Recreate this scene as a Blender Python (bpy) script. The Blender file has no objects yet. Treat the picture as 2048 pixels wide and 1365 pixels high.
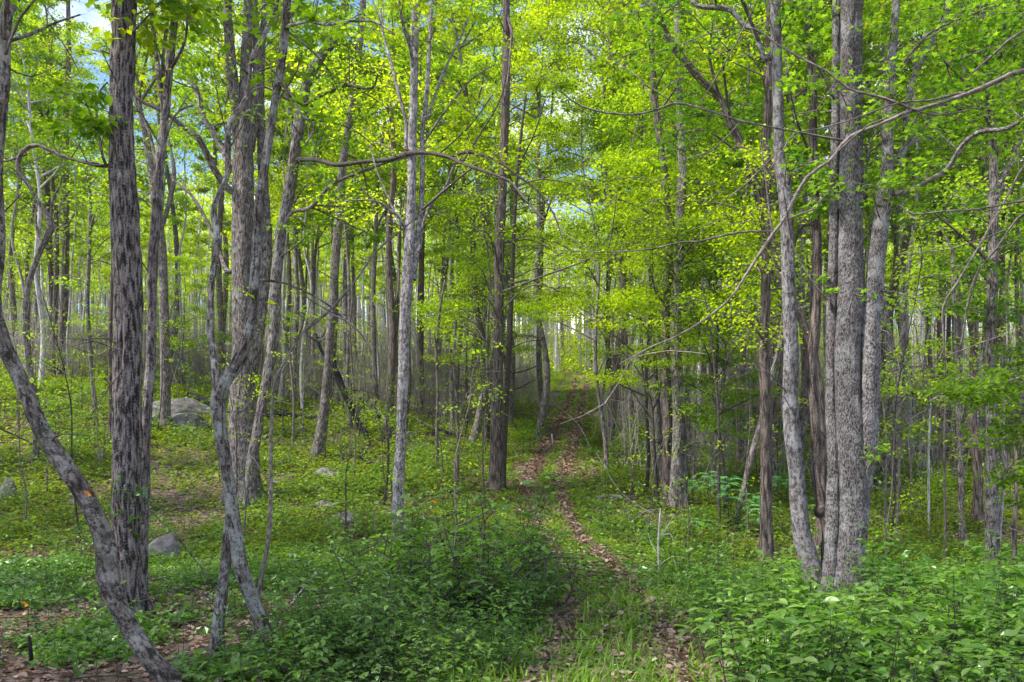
import bpy, math, random
import numpy as np

# ------------------------------------------------------------------ basics
SC = bpy.context.scene
COL = SC.collection
F = 1700.0           # focal length in photo pixels (photo is 2048 wide)
HY = 1000.0          # photo row of the horizon
ZC = 1.7             # eye height
R = np.random.default_rng(7)


def smooth(t):
    return t * t * (3 - 2 * t)


_H = np.random.default_rng(99).random((257, 257))


def vnoise(x, y):
    x = np.asarray(x, float); y = np.asarray(y, float)
    xi = np.floor(x).astype(int); yi = np.floor(y).astype(int)
    fx = smooth(x - xi); fy = smooth(y - yi)
    a = xi % 256; b = yi % 256
    return ((_H[a, b] * (1 - fx) + _H[a + 1, b] * fx) * (1 - fy)
            + (_H[a, b + 1] * (1 - fx) + _H[a + 1, b + 1] * fx) * fy)


def fbm(x, y, o=3):
    s = 0; a = .5
    for k in range(o):
        s = s + a * vnoise(x * 2 ** k + 17.3 * k, y * 2 ** k + 5.1 * k); a *= .5
    return s / (1 - .5 ** o)


# ------------------------------------------------------------------ terrain
_ty = np.arange(-60, 900, .25)
_tz = np.interp(_ty, [-60, 0, 9, 12, 15, 20, 25, 37, 50, 75, 100, 110, 150, 250, 300, 900],
                [-.6, 0, -.02, 0, .12, .62, 1.5, 3.9, 6.6, 11.5, 16.2, 17.8, 26, 50, 53, 53])
_k = np.ones(17) / 17
_tz = np.convolve(np.pad(_tz, 8, mode='edge'), _k, 'valid')


def height(x, y):
    x = np.asarray(x, float); y = np.asarray(y, float)
    z = np.interp(y, _ty, _tz)
    w = np.clip((np.abs(y) - 2) / 10, 0, 1)
    z = z + w * (.34 * (fbm(x * .16 + 40, y * .16 + 9) - .5) + .10 * (fbm(x * .7, y * .7 + 30) - .5))
    z = z + 1.9 * np.clip((-x - 3) / 16, 0, 1.4) * smooth(np.clip((y - 20) / 26, 0, 1))      # the slope climbs away from the track
    far = np.clip((y - 60) / 60, 0, 1)
    z = z + far * 2.2 * (fbm(x * .02 + 3, y * .02) - .5)
    return z


def P(px, py, d):
    """the world point that the photo shows at pixel px, py if it lies d metres ahead"""
    return np.array([(px - 1024) / F * d, d, ZC + (HY - py) / F * d])


def ground(px, py):
    """where the line of sight through a pixel meets the terrain"""
    ds = np.arange(3.0, 160, .05)
    x = (px - 1024) / F * ds
    z = ZC + (HY - py) / F * ds
    below = np.nonzero(height(x, ds) > z)[0]
    d = ds[below[0]] if len(below) else 105.0
    x = (px - 1024) / F * d
    return np.array([x, d, float(height(x, d))])


# the two wheel ruts of the track, walked along the ground
RUT_A = [(1395, 1450), (1372, 1390), (1345, 1320), (1300, 1210), (1225, 1130), (1168, 1082), (1136, 1030), (1122, 985), (1125, 950), (1140, 905), (1150, 870), (1158, 830), (1165, 795), (1172, 765)]
RUT_B = [(1030, 1450), (1066, 1390), (1092, 1330), (1125, 1260), (1143, 1200), (1120, 1120), (1078, 1050), (1052, 985), (1062, 950), (1088, 900), (1112, 860), (1130, 825), (1142, 795), (1150, 765)]


def catmull(pts, step):
    pts = np.asarray(pts, float)
    if len(pts) < 2:
        return pts
    q = np.vstack([2 * pts[0] - pts[1], pts, 2 * pts[-1] - pts[-2]])
    out = []
    for i in range(1, len(q) - 2):
        n = max(1, int(np.ceil(np.linalg.norm(q[i + 1][:3] - q[i][:3]) / step)))
        t = np.linspace(0, 1, n, endpoint=False)[:, None]
        a, b, c, e = q[i - 1], q[i], q[i + 1], q[i + 2]
        out.append(.5 * (2 * b + (c - a) * t + (2 * a - 5 * b + 4 * c - e) * t * t + (3 * b - a - 3 * c + e) * t ** 3))
    out.append(pts[-1:])
    return np.vstack(out)


RUTS = []
for rp in (RUT_A, RUT_B):
    g = [ground(*p) for p in rp]
    g.append(np.array([g[-1][0] * 1.06, 108, 0]))
    RUTS.append(catmull(np.array(g)[:, :2] @ np.array([[1, 0, 0], [0, 1, 0]]), .4)[:, :2])
_mid_y = np.arange(5, 110, .5)
_ra = np.interp(_mid_y, RUTS[0][:, 1], RUTS[0][:, 0]); _rb = np.interp(_mid_y, RUTS[1][:, 1], RUTS[1][:, 0])


def rut_dist(x, y):
    return np.minimum(np.abs(x - np.interp(y, _mid_y, _ra)), np.abs(x - np.interp(y, _mid_y, _rb)))


def path_dist(x, y):
    """metres outside the strip between the two ruts (negative inside)"""
    a = np.interp(y, _mid_y, _ra); b = np.interp(y, _mid_y, _rb)
    return np.maximum(np.minimum(a, b) - x, x - np.maximum(a, b))


# ------------------------------------------------------------------ mesh builder
class MB:
    def __init__(self):
        self.v = []; self.f = []; self.n = 0

    def add(self, verts, faces, mat=0, uv=None, smooth=True):
        verts = np.asarray(verts, np.float32); faces = np.asarray(faces, np.int32)
        self.v.append(verts); self.f.append((faces + self.n, mat, uv, smooth)); self.n += len(verts)

    def build(self, name, mats, parent=None, origin=(0, 0, 0)):
        me = bpy.data.meshes.new(name)
        v = np.vstack(self.v) - np.asarray(origin, np.float32)
        loops = np.concatenate([f.ravel() for f, *_ in self.f])
        tot = np.concatenate([np.full(len(f), f.shape[1], np.int32) for f, *_ in self.f])
        start = np.concatenate([[0], np.cumsum(tot)[:-1]]).astype(np.int32)
        me.vertices.add(len(v)); me.vertices.foreach_set('co', v.astype(np.float32).ravel())
        me.loops.add(len(loops)); me.loops.foreach_set('vertex_index', loops)
        me.polygons.add(len(tot)); me.polygons.foreach_set('loop_start', start)
        me.polygons.foreach_set('material_index', np.concatenate([np.full(len(f), m, np.int32) for f, m, *_ in self.f]))
        me.polygons.foreach_set('use_smooth', np.concatenate([np.full(len(f), s, bool) for f, m, u, s in self.f]))
        uvl = me.uv_layers.new(name='UVMap')
        uvs = np.concatenate([(np.asarray(u, np.float32).reshape(-1, 2) if u is not None else np.zeros((f.size, 2), np.float32)) for f, m, u, s in self.f])
        uvl.data.foreach_set('uv', uvs.ravel())
        me.update(calc_edges=True)
        for m in (mats if isinstance(mats, (list, tuple)) else [mats]):
            me.materials.append(m)
        o = bpy.data.objects.new(name, me); COL.objects.link(o)
        if parent is not None:
            o.parent = parent
        else:
            o.location = origin
        return o


def tag(o, label=None, cat=None, group=None, kind=None):
    for k, v in (('label', label), ('category', cat), ('group', group), ('kind', kind)):
        if v:
            o[k] = v
    return o


def empty(name, loc, label=None, cat=None, group=None):
    o = bpy.data.objects.new(name, None); COL.objects.link(o)
    o.location = [float(c) for c in loc]; o.empty_display_size = .2
    return tag(o, label, cat, group)


def dup(root, loc, rz=0., sc=1., label=None, group=None):
    r = root.copy(); COL.objects.link(r)
    r.location = [float(c) for c in loc]; r.rotation_euler = (0, 0, rz); r.scale = (sc, sc, sc)
    if label: r['label'] = label
    if group: r['group'] = group
    for ch in KIDS.get(root.name, []):
        c = ch.copy(); COL.objects.link(c); c.parent = r
    return r


KIDS = {}


def unit(v):
    v = np.asarray(v, float)
    return v / (np.linalg.norm(v) + 1e-9)


def tube(mb, pts, seg=12, step=.25, mat=0, rng=R, lump=.06, flare=0., cap=True, spline=True, ridge=0.):
    """a tapering limb through pts = [(x, y, z, radius)]; flare swells the first metre into root spurs"""
    p = catmull(pts, step) if spline else np.asarray(pts, float)
    c = p[:, :3]; r = np.maximum(p[:, 3], .0015)
    n = len(c)
    t = np.gradient(c, axis=0); t /= np.linalg.norm(t, axis=1)[:, None] + 1e-9
    ref = np.array([0, 1., 0])
    if abs(t[0] @ ref) > .9: ref = np.array([1., 0, 0])
    u = np.zeros((n, 3)); w = np.zeros((n, 3))
    a = ref - t[0] * (ref @ t[0])
    for i in range(n):
        a = a - t[i] * (a @ t[i]); a /= np.linalg.norm(a) + 1e-9
        u[i] = a; w[i] = np.cross(t[i], a)
    ang = np.linspace(0, 2 * math.pi, seg, endpoint=False)
    s = np.concatenate([[0], np.cumsum(np.linalg.norm(np.diff(c, axis=0), axis=1))])
    rad = np.ones((n, seg)) * r[:, None]
    if lump:
        ph = rng.random(6) * 6.28
        rm = max(r.mean(), .01)
        k = .25 / rm * .3
        rad *= 1 + lump * (.6 * np.sin(2 * ang[None] + ph[0] + s[:, None] * k * .5) + .5 * np.sin(3 * ang[None] + ph[1] - s[:, None] * k * .8)
                           + .5 * np.sin(5 * ang[None] + ph[2] + s[:, None] * k * 1.3) + .6 * np.sin(s[:, None] * k * 2.1 + ph[3]))
    if ridge:                  # upright plates and furrows in the bark
        nr = max(7, int(2 * math.pi * r.mean() / .055))
        o = rng.random() * 90
        q = vnoise(ang[None] / 6.2832 * nr * 2 + .8 * vnoise(s[:, None] * 1.7 + o, ang[None] * 2) + o, s[:, None] * 4.5 + o)
        q2 = vnoise(ang[None] / 6.2832 * nr * 5 + o, s[:, None] * 7 + o)
        rad = rad + ridge * (.75 * q + .25 * q2 - .5)
    if flare:
        fl = np.exp(-np.maximum(s - .28, 0) / .42) * flare * 1.35
        ph = rng.random() * 6.28
        rad *= 1 + fl[:, None] * (.65 + .45 * np.sin(4 * ang[None] + ph) + .25 * np.sin(7 * ang[None] + 2 * ph))
    v = c[:, None] + rad[..., None] * (np.cos(ang)[None, :, None] * u[:, None] + np.sin(ang)[None, :, None] * w[:, None])
    idx = np.arange(n * seg).reshape(n, seg)
    f = np.stack([idx[:-1], np.roll(idx[:-1], -1, 1), np.roll(idx[1:], -1, 1), idx[1:]], -1).reshape(-1, 4)
    circ = 2 * math.pi * r.mean()
    uu = np.linspace(0, circ, seg + 1)
    U = np.zeros((n - 1, seg, 4, 2))
    U[..., 0, 0] = uu[:-1]; U[..., 1, 0] = uu[1:]; U[..., 2, 0] = uu[1:]; U[..., 3, 0] = uu[:-1]
    U[..., 0, 1] = s[:-1, None]; U[..., 1, 1] = s[:-1, None]; U[..., 2, 1] = s[1:, None]; U[..., 3, 1] = s[1:, None]
    base = mb.n
    mb.add(v.reshape(-1, 3), f, mat, U.reshape(-1, 4, 2))
    if cap:
        tip = c[-1] + t[-1] * r[-1] * .6
        top = np.stack([idx[-1], np.roll(idx[-1], -1), np.full(seg, n * seg)], -1)
        mb.v[-1] = np.vstack([mb.v[-1], tip[None].astype(np.float32)]); mb.n += 1
        mb.f.append((top.astype(np.int32) + base, mat, None, True))
    return c, r


# leaf outlines: (x across, y along, z up) and faces
LEAF_LO = (np.array([(0, 0, 0), (.32, .45, .07), (0, 1, -.06), (-.32, .45, .07)]), np.array([(0, 1, 2), (0, 2, 3)]))
LEAF_HI = (np.array([(0, 0, 0), (.22, .22, .05), (.31, .48, .06), (.20, .76, .01), (0, 1, -.16), (-.20, .76, .01), (-.31, .48, .06), (-.22, .22, .05),
                     (0, .24, .0), (0, .5, .0), (0, .77, -.05)]),
           np.array([(0, 1, 8), (0, 8, 7), (1, 2, 9), (1, 9, 8), (8, 9, 6), (8, 6, 7), (2, 3, 10), (2, 10, 9), (9, 10, 5), (9, 5, 6), (3, 4, 10), (10, 4, 5)]))
_st = []
for i in range(10):                       # lobed outline (maple, oak)
    a = -math.pi / 2 + 2 * math.pi * i / 10
    rr = .28 if i % 2 == 0 else (.52 if i in (1, 9) else .62)
    _st.append((math.cos(a) * rr * .85, .45 + math.sin(a) * rr, .05 if i % 2 else 0))
LEAF_LOBED = (np.array([(0, .42, 0.05)] + _st), np.array([(0, 1 + i, 1 + (i + 1) % 10) for i in range(10)]))
LEAF_BLADE = (np.array([(.05, 0, 0), (.035, .55, .0), (0, 1, -.22), (-.035, .55, 0.0), (-.05, 0, 0)]), np.array([(0, 1, 4), (1, 3, 4), (1, 2, 3)]))


def leaves(mb, pos, size, az, pitch, roll, tpl=LEAF_LO, mat=0):
    """put one leaf per row of pos; az turns it, pitch lifts (+) or droops (-) its tip, roll tips it sideways"""
    pos = np.asarray(pos, float); N = len(pos)
    if N == 0: return
    V, Fc = tpl
    ca, sa, cp, sp, cr, sr = np.cos(az), np.sin(az), np.cos(pitch), np.sin(pitch), np.cos(roll), np.sin(roll)
    fwd = np.stack([ca * cp, sa * cp, sp], -1)
    rt0 = np.stack([sa, -ca, np.zeros(N)], -1)
    up0 = np.cross(rt0, fwd)
    rt = rt0 * cr[:, None] + up0 * sr[:, None]
    up = np.cross(rt, fwd)
    size = np.broadcast_to(np.asarray(size, float), (N,))
    v = pos[:, None] + size[:, None, None] * (V[None, :, 0:1] * rt[:, None] + V[None, :, 1:2] * fwd[:, None] + V[None, :, 2:3] * up[:, None])
    f = (np.arange(N) * len(V))[:, None, None] + Fc[None]
    mb.add(v.reshape(-1, 3), f.reshape(-1, Fc.shape[1]), mat, None, smooth=False)


def rand_leaves(mb, pos, size, rng, tpl=LEAF_LO, mat=0, droop=-.25, spread=.4, var=.3, az=None):
    N = len(pos)
    leaves(mb, pos, size * (1 + var * (rng.random(N) * 2 - 1)), rng.random(N) * 6.283 if az is None else az,
           rng.normal(droop, spread, N), rng.normal(0, spread, N), tpl, mat)


# ------------------------------------------------------------------ materials
def nt(name):
    m = bpy.data.materials.new(name); m.use_nodes = True
    t = m.node_tree; t.nodes.clear()
    return m, t, lambda ty, **k: mk(t, ty, **k)


def mk(t, ty, **k):
    n = t.nodes.new(ty)
    for a, b in k.items():
        if a == 'inp':
            for i, v in b.items():
                if hasattr(v, 'is_linked'):
                    t.links.new(v, n.inputs[i])
                else:
                    n.inputs[i].default_value = v
        else:
            setattr(n, a, b)
    return n


def ramp(t, fac, stops):
    n = t.nodes.new('ShaderNodeValToRGB'); t.links.new(fac, n.inputs[0])
    e = n.color_ramp.elements
    while len(e) < len(stops): e.new(.5)
    for i, (p, c) in enumerate(stops):
        e[i].position = p; e[i].color = (*c, 1) if len(c) == 3 else c
    return n.outputs[0]


def mixc(t, fac, a, b, mode='MIX'):
    n = t.nodes.new('ShaderNodeMix'); n.data_type = 'RGBA'; n.blend_type = mode
    for s, v in ((n.inputs[0], fac), (n.inputs[6], a), (n.inputs[7], b)):
        if hasattr(v, 'is_linked'): t.links.new(v, s)
        else: s.default_value = v if not isinstance(v, tuple) else (*v, 1)[:4]
    return n.outputs[2]


def leaf_mat(name, c1, c2, trans, gloss=.03, rough=.45, vary=.35):
    """thin leaf: reflects c1..c2 by leaf, lets yellow-green light through"""
    m, t, N = nt(name)
    geo = N('ShaderNodeNewGeometry'); oi = N('ShaderNodeObjectInfo')
    base = ramp(t, geo.outputs['Random Per Island'], [(0, c1), (.75, c2), (1, tuple(min(1, x * 1.5) for x in c2))])
    hsv = N('ShaderNodeHueSaturation', inp={'Color': base})
    mr = N('ShaderNodeMapRange', inp={0: oi.outputs['Random'], 3: 1 - vary, 4: 1 + vary}); t.links.new(mr.outputs[0], hsv.inputs['Value'])
    mh = N('ShaderNodeMapRange', inp={0: oi.outputs['Random'], 3: .515, 4: .487}); t.links.new(mh.outputs[0], hsv.inputs['Hue'])
    tr = mixc(t, 1., hsv.outputs[0], tuple(trans), 'MULTIPLY')
    d = N('ShaderNodeBsdfDiffuse', inp={'Color': hsv.outputs[0]})
    tl = N('ShaderNodeBsdfTranslucent', inp={'Color': tr})
    ad = N('ShaderNodeAddShader'); t.links.new(d.outputs[0], ad.inputs[0]); t.links.new(tl.outputs[0], ad.inputs[1])
    gl = N('ShaderNodeBsdfGlossy', inp={'Color': (.8, 1, .7, 1), 'Roughness': rough})
    mx = N('ShaderNodeMixShader', inp={0: gloss * .22}); t.links.new(ad.outputs[0], mx.inputs[1]); t.links.new(gl.outputs[0], mx.inputs[2])
    o = N('ShaderNodeOutputMaterial'); t.links.new(mx.outputs[0], o.inputs[0])
    return m


def bark_mat(name, dark, light, lichen, amount=.35, across=34., along=5., bump=.6, patch=2.6, fine=60., moss=None):
    """furrowed or speckled bark along the limb (UV in metres) with lichen patches"""
    m, t, N = nt(name)
    uv = N('ShaderNodeTexCoord')
    mp = N('ShaderNodeMapping', inp={0: uv.outputs['UV'], 3: (across, along, 1)})
    n1 = N('ShaderNodeTexNoise', inp={'Vector': mp.outputs[0], 'Scale': 1., 'Detail': 5., 'Roughness': .62, 'Distortion': .5})
    n2 = N('ShaderNodeTexNoise', inp={'Vector': uv.outputs['UV'], 'Scale': fine, 'Detail': 3., 'Roughness': .7})
    sm = N('ShaderNodeMath', operation='MULTIPLY_ADD', inp={0: n2.outputs[0], 1: .5, 2: n1.outputs[0]})
    c = ramp(t, sm.outputs[0], [(.66, dark), (.745, tuple(.6 * a + .4 * b for a, b in zip(dark, light))), (.84, light)])
    n3 = N('ShaderNodeTexNoise', inp={'Vector': uv.outputs['Object'], 'Scale': patch, 'Detail': 9., 'Roughness': .74, 'Distortion': .25})
    n6 = N('ShaderNodeTexNoise', inp={'Vector': uv.outputs['Object'], 'Scale': patch * 9, 'Detail': 5., 'Roughness': .75})
    n7 = N('ShaderNodeMath', operation='MULTIPLY_ADD', inp={0: n6.outputs[0], 1: .55, 2: n3.outputs[0]})
    n4 = N('ShaderNodeMath', operation='MULTIPLY_ADD', inp={0: sm.outputs[0], 1: .30, 2: n7.outputs[0]})
    lo = 1.23 - amount * .42
    mask = ramp(t, n4.outputs[0], [((lo - .07) * .7, (0, 0, 0)), ((lo + .10) * .7, (.85, .85, .85))])
    sc7 = N('ShaderNodeMath', operation='MULTIPLY', inp={0: n4.outputs[0], 1: .7})
    t.links.new(sc7.outputs[0], mask.node.inputs[0])
    c = mixc(t, mask, c, lichen)
    if moss:
        n5 = N('ShaderNodeTexNoise', inp={'Vector': uv.outputs['Object'], 'Scale': 1.3, 'Detail': 5., 'Roughness': .7})
        mm = ramp(t, n5.outputs[0], [(.52, (0, 0, 0)), (.66, (.75, .75, .75))])
        c = mixc(t, mm, c, moss)
    oi = N('ShaderNodeObjectInfo')
    mr = N('ShaderNodeMapRange', inp={0: oi.outputs['Random'], 3: .8, 4: 1.25})
    hs = N('ShaderNodeHueSaturation', inp={'Color': c, 'Value': mr.outputs[0]})
    bp = N('ShaderNodeBump', inp={'Strength': bump, 'Distance': .02, 'Height': sm.outputs[0]})
    b = N('ShaderNodeBsdfPrincipled', inp={'Base Color': hs.outputs[0], 'Roughness': .88, 'Specular IOR Level': .25, 'Normal': bp.outputs[0]})
    o = N('ShaderNodeOutputMaterial'); t.links.new(b.outputs[0], o.inputs[0])
    return m


M = {}
M['bark_furrow'] = bark_mat('furrowed_bark', (.018, .012, .011), (.27, .222, .212), (.36, .345, .34), .16, 28, 4.5, 1.2, 2.6, 45)
M['bark_speck'] = bark_mat('speckled_bark', (.028, .021, .02), (.21, .18, .176), (.36, .34, .338), .44, 70, 20, .9, 4.2, 90)
M['bark_smooth'] = bark_mat('smooth_grey_bark', (.06, .05, .05), (.255, .227, .227), (.39, .368, .368), .42, 26, 9, .6, 2.4, 50)
M['bark_grey'] = bark_mat('grey_bark', (.036, .027, .025), (.225, .184, .175), (.35, .325, .30), .36, 32, 6, .8, fine=50.)
M['bark_brown'] = bark_mat('brown_bark', (.035, .025, .022), (.21, .16, .14), (.30, .27, .24), .18, 28, 3, .7, fine=45.)
M['bark_lichen'] = bark_mat('lichen_bark', (.038, .027, .023), (.22, .175, .158), (.40, .41, .37), .46, 34, 7, .9, 2.6, 50)
M['bark_moss'] = bark_mat('mossy_bark', (.03, .022, .018), (.175, .14, .12), (.38, .35, .315), .42, 28, 8, .6, 3., moss=(.04, .042, .018))
M['bark_pale'] = bark_mat('pale_bark', (.24, .21, .21), (.52, .48, .48), (.60, .57, .57), .35, 24, 4, .4)
M['bark_twig'] = bark_mat('twig_bark', (.08, .063, .055), (.24, .20, .18), (.33, .31, .28), .2, 40, 12, .2)
M['bark_dark'] = bark_mat('dark_twig_bark', (.028, .021, .018), (.10, .08, .07), (.2, .18, .17), .12, 40, 12, .2)
M['thicket_dark'] = bark_mat('dark_thicket_twig', (.06, .045, .04), (.16, .13, .12), (.2, .18, .17), .2, 30, 10, .1)
M['char'] = bark_mat('charred_wood', (.006, .006, .007), (.028, .026, .027), (.05, .05, .05), .1, 30, 6, .5)
M['thicket'] = bark_mat('thicket_twig', (.19, .155, .155), (.42, .36, .36), (.48, .44, .44), .2, 30, 10, .1)

M['leaf_sun'] = leaf_mat('young_yellow_green_leaf', (.07, .125, .005), (.15, .20, .007), (2.1, 1.9, .35), vary=.5)
M['leaf_mid'] = leaf_mat('fresh_green_leaf', (.05, .10, .008), (.11, .165, .012), (2.15, 2.1, .4))
M['leaf_oak'] = leaf_mat('lobed_green_leaf', (.04, .09, .007), (.08, .14, .012), (1.6, 1.7, .5))
M['leaf_fine'] = leaf_mat('fine_maple_leaf', (.06, .12, .004), (.13, .185, .006), (2.3, 2.05, .4))
M['leaf_beech'] = leaf_mat('dark_drooping_leaf', (.035, .07, .005), (.065, .11, .008), (1.5, 1.6, .5))
M['leaf_cool'] = leaf_mat('cool_green_leaf', (.042, .082, .016), (.085, .138, .030), (1.0, 1.25, .5), .3, .38, .3)
M['leaf_shrub'] = leaf_mat('broad_shrub_leaf', (.038, .085, .012), (.075, .138, .021), (1.2, 1.4, .45), .2, .4, .3)
M['leaf_floor'] = leaf_mat('ground_cover_leaf', (.04, .085, .012), (.085, .145, .02), (1.3, 1.4, .6), .2, .45, 0)
M['leaf_hill'] = leaf_mat('yellow_green_undergrowth', (.036, .064, .007), (.105, .135, .012), (1.5, 1.5, .5), .1, .5, .2)
M['leaf_fern'] = leaf_mat('pale_pinnate_leaf', (.08, .19, .07), (.12, .25, .10), (1.2, 1.4, .7), .16, .45, .1)
M['grass'] = leaf_mat('grass_blade', (.06, .12, .014), (.12, .18, .026), (1.2, 1.3, .5), .1, .5, 0)
M['dead_leaf'] = leaf_mat('dead_brown_leaf', (.065, .04, .03), (.27, .188, .152), (.4, .3, .2), .05, .6, 0)
M['orange_leaf'] = leaf_mat('orange_leaf', (.42, .13, .015), (.5, .2, .02), (1, .7, .3), .1, .5, 0)


def rock_mat():
    m, t, N = nt('grey_rock')
    uv = N('ShaderNodeTexCoord')
    n1 = N('ShaderNodeTexNoise', inp={'Vector': uv.outputs['Object'], 'Scale': 3.5, 'Detail': 8., 'Roughness': .7})
    c = ramp(t, n1.outputs[0], [(.36, (.06, .05, .05)), (.54, (.19, .165, .165)), (.74, (.38, .345, .345))])
    n2 = N('ShaderNodeTexNoise', inp={'Vector': uv.outputs['Object'], 'Scale': 1.1, 'Detail': 5., 'Roughness': .7})
    geo = N('ShaderNodeNewGeometry'); sx = N('ShaderNodeSeparateXYZ', inp={0: geo.outputs['Normal']})
    mm = N('ShaderNodeMath', operation='MULTIPLY', inp={0: n2.outputs[0], 1: sx.outputs[2]})
    c = mixc(t, ramp(t, mm.outputs[0], [(.42, (0, 0, 0)), (.56, (.8, .8, .8))]), c, (.10, .12, .03))
    bp = N('ShaderNodeBump', inp={'Strength': .7, 'Distance': .05, 'Height': n1.outputs[0]})
    b = N('ShaderNodeBsdfPrincipled', inp={'Base Color': c, 'Roughness': .85, 'Normal': bp.outputs[0]})
    o = N('ShaderNodeOutputMaterial'); t.links.new(b.outputs[0], o.inputs[0])
    return m


def litter_mat(name, green):
    """forest floor: flecks of brown dead leaves, dark soil between, moss green patches"""
    m, t, N = nt(name)
    uv = N('ShaderNodeTexCoord')
    vo = N('ShaderNodeTexVoronoi', inp={'Vector': uv.outputs['Object'], 'Scale': 11., 'Randomness': 1.})
    sep = N('ShaderNodeSeparateColor', inp={0: vo.outputs['Color']})
    c = ramp(t, sep.outputs[0], [(0, (.06, .038, .03)), (.4, (.15, .095, .07)), (.7, (.21, .145, .115)), (1, (.34, .255, .21))])
    n1 = N('ShaderNodeTexNoise', inp={'Vector': uv.outputs['Object'], 'Scale': 26., 'Detail': 4., 'Roughness': .7})
    c = mixc(t, ramp(t, n1.outputs[0], [(.36, (1, 1, 1)), (.52, (0, 0, 0))]), c, (.04, .028, .02))
    if green:
        n2 = N('ShaderNodeTexNoise', inp={'Vector': uv.outputs['Object'], 'Scale': .55, 'Detail': 7., 'Roughness': .72})
        n3 = N('ShaderNodeTexNoise', inp={'Vector': uv.outputs['Object'], 'Scale': 9., 'Detail': 3., 'Roughness': .7})
        g = ramp(t, n3.outputs[0], [(.3, (.025, .04, .008)), (.7, (.075, .10, .014))])
        c = mixc(t, ramp(t, n2.outputs[0], [(.46, (0, 0, 0)), (.60, (green,) * 3)]), c, g)
    bp = N('ShaderNodeBump', inp={'Strength': .8, 'Distance': .04, 'Height': n1.outputs[0]})
    b = N('ShaderNodeBsdfPrincipled', inp={'Base Color': c, 'Roughness': .9, 'Specular IOR Level': .2, 'Normal': bp.outputs[0]})
    o = N('ShaderNodeOutputMaterial'); t.links.new(b.outputs[0], o.inputs[0])
    return m


M['rock'] = rock_mat(); M['floor'] = litter_mat('leaf_strewn_floor', .6); M['dirt'] = litter_mat('leaf_strewn_dirt', 0)
SUN_E, SUN_ANG, SKY_E, EXPO, HAZE = 3.6, 5.0, .15, 1.04, .0003
# ------------------------------------------------------------------ the ground, one sheet to the horizon
ys = np.concatenate([np.linspace(-60, -4, 12), np.arange(-3, 30, .22), np.geomspace(30, 420, 160)])
xs = np.sinh(np.linspace(-1, 1, 281) * 4.6) / math.sinh(4.6) * 340
xs = np.sort(np.concatenate([xs, np.linspace(-14, 14, 110)]))
X, Y = np.meshgrid(xs, ys)
Z = height(X, Y)
idx = np.arange(X.size).reshape(X.shape)
mb = MB()
mb.add(np.stack([X, Y, Z], -1).reshape(-1, 3), np.stack([idx[:-1, :-1], idx[:-1, 1:], idx[1:, 1:], idx[1:, :-1]], -1).reshape(-1, 4))
tag(mb.build('ground', M['floor']), kind='structure')

# the two leaf-strewn wheel ruts: bare in places, grown over in others
def rut_w(y, k):
    if k == 0:
        return np.interp(y, [5, 10, 11.5, 17, 19, 25, 33, 43, 50, 70, 105], [.10, .12, .03, .05, .20, .26, .31, .38, .28, .22, .3])
    return np.interp(y, [5, 9, 14.5, 17, 25, 28, 36, 43, 50, 70, 105], [.10, .13, .09, .05, .05, .36, .50, .52, .28, .22, .3])


def bare(x, y, r, m=1.):
    """True where a rut keeps the plants away"""
    o = np.zeros(len(x), bool)
    for k, rr in enumerate((_ra, _rb)):
        o |= np.abs(x - np.interp(y, _mid_y, rr)) < rut_w(y, k) * m * (.55 + .9 * r.random(len(x))) * (.5 + fbm(x * .2 + 5 * k, y * .8))
    return o


mb = MB()
for k, rt in enumerate(RUTS):
    c = catmull(np.column_stack([rt, np.zeros(len(rt))]), .25)[:, :2]
    t = np.gradient(c, axis=0); t /= np.linalg.norm(t, axis=1)[:, None]
    nrm = np.stack([-t[:, 1], t[:, 0]], -1)
    w = rut_w(c[:, 1], k) * (.15 + 1.3 * fbm(c[:, 0] * 2 + 9 * k, c[:, 1] * 1.1))
    off = np.linspace(-1, 1, 7)
    q = c[:, None] + nrm[:, None] * (off[None, :, None] * w[:, None, None])
    q = q + .09 * (R.random(q.shape) - .5)
    z = height(q[..., 0], q[..., 1]) + .012 + .012 * (1 - off[None] ** 2)
    z[:, 0] -= .02; z[:, -1] -= .02
    idx = np.arange(q.shape[0] * 7).reshape(-1, 7)
    mb.add(np.dstack([q, z]).reshape(-1, 3), np.stack([idx[:-1, :-1], idx[:-1, 1:], idx[1:, 1:], idx[1:, :-1]], -1).reshape(-1, 4))
tag(mb.build('path', M['dirt']), kind='structure')


def scatter(n, d0, d1, power, half, rng):
    """n ground points, thinning with distance"""
    u = rng.random(n)
    d = (d0 ** power + u * (d1 ** power - d0 ** power)) ** (1 / power)
    x = (rng.random(n) * 2 - 1) * (half * d + 1.5)
    return x, d


def plants(name, mat, n, d0, d1, power, size0, size1, h, keep, k=5, tpl=LEAF_LO, seed=1, droop=-.2):
    """stuff: low herbs, each a whorl of k leaves on a short stalk"""
    rng = np.random.default_rng(seed)
    x, y = scatter(n, d0, d1, power, .64, rng)
    m = keep(x, y, rng)
    x, y = x[m], y[m]
    z = height(x, y)
    n = len(x)
    s = (size0 + (size1 - size0) * np.clip((y - d0) / (d1 - d0), 0, 1)) * (.6 + .8 * rng.random(n))
    hh = h * (.25 + rng.random(n) ** 1.5) * (1 + .02 * y) * np.clip(.2 + path_dist(x, y) / 4, .2, 1)
    a0 = rng.random(n) * 6.283
    mb = MB()
    for j in range(k):
        a = a0 + j * 6.283 / k + rng.normal(0, .3, n)
        lv = hh * (.55 + .45 * rng.random(n))
        p = np.stack([x + np.cos(a) * s * .25, y + np.sin(a) * s * .25, z + lv], -1)
        leaves(mb, p, s * (.7 + .6 * rng.random(n)), a, rng.normal(droop, .3, n), rng.normal(0, .3, n), tpl)
    return tag(mb.build(name, mat), kind='stuff')


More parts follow.
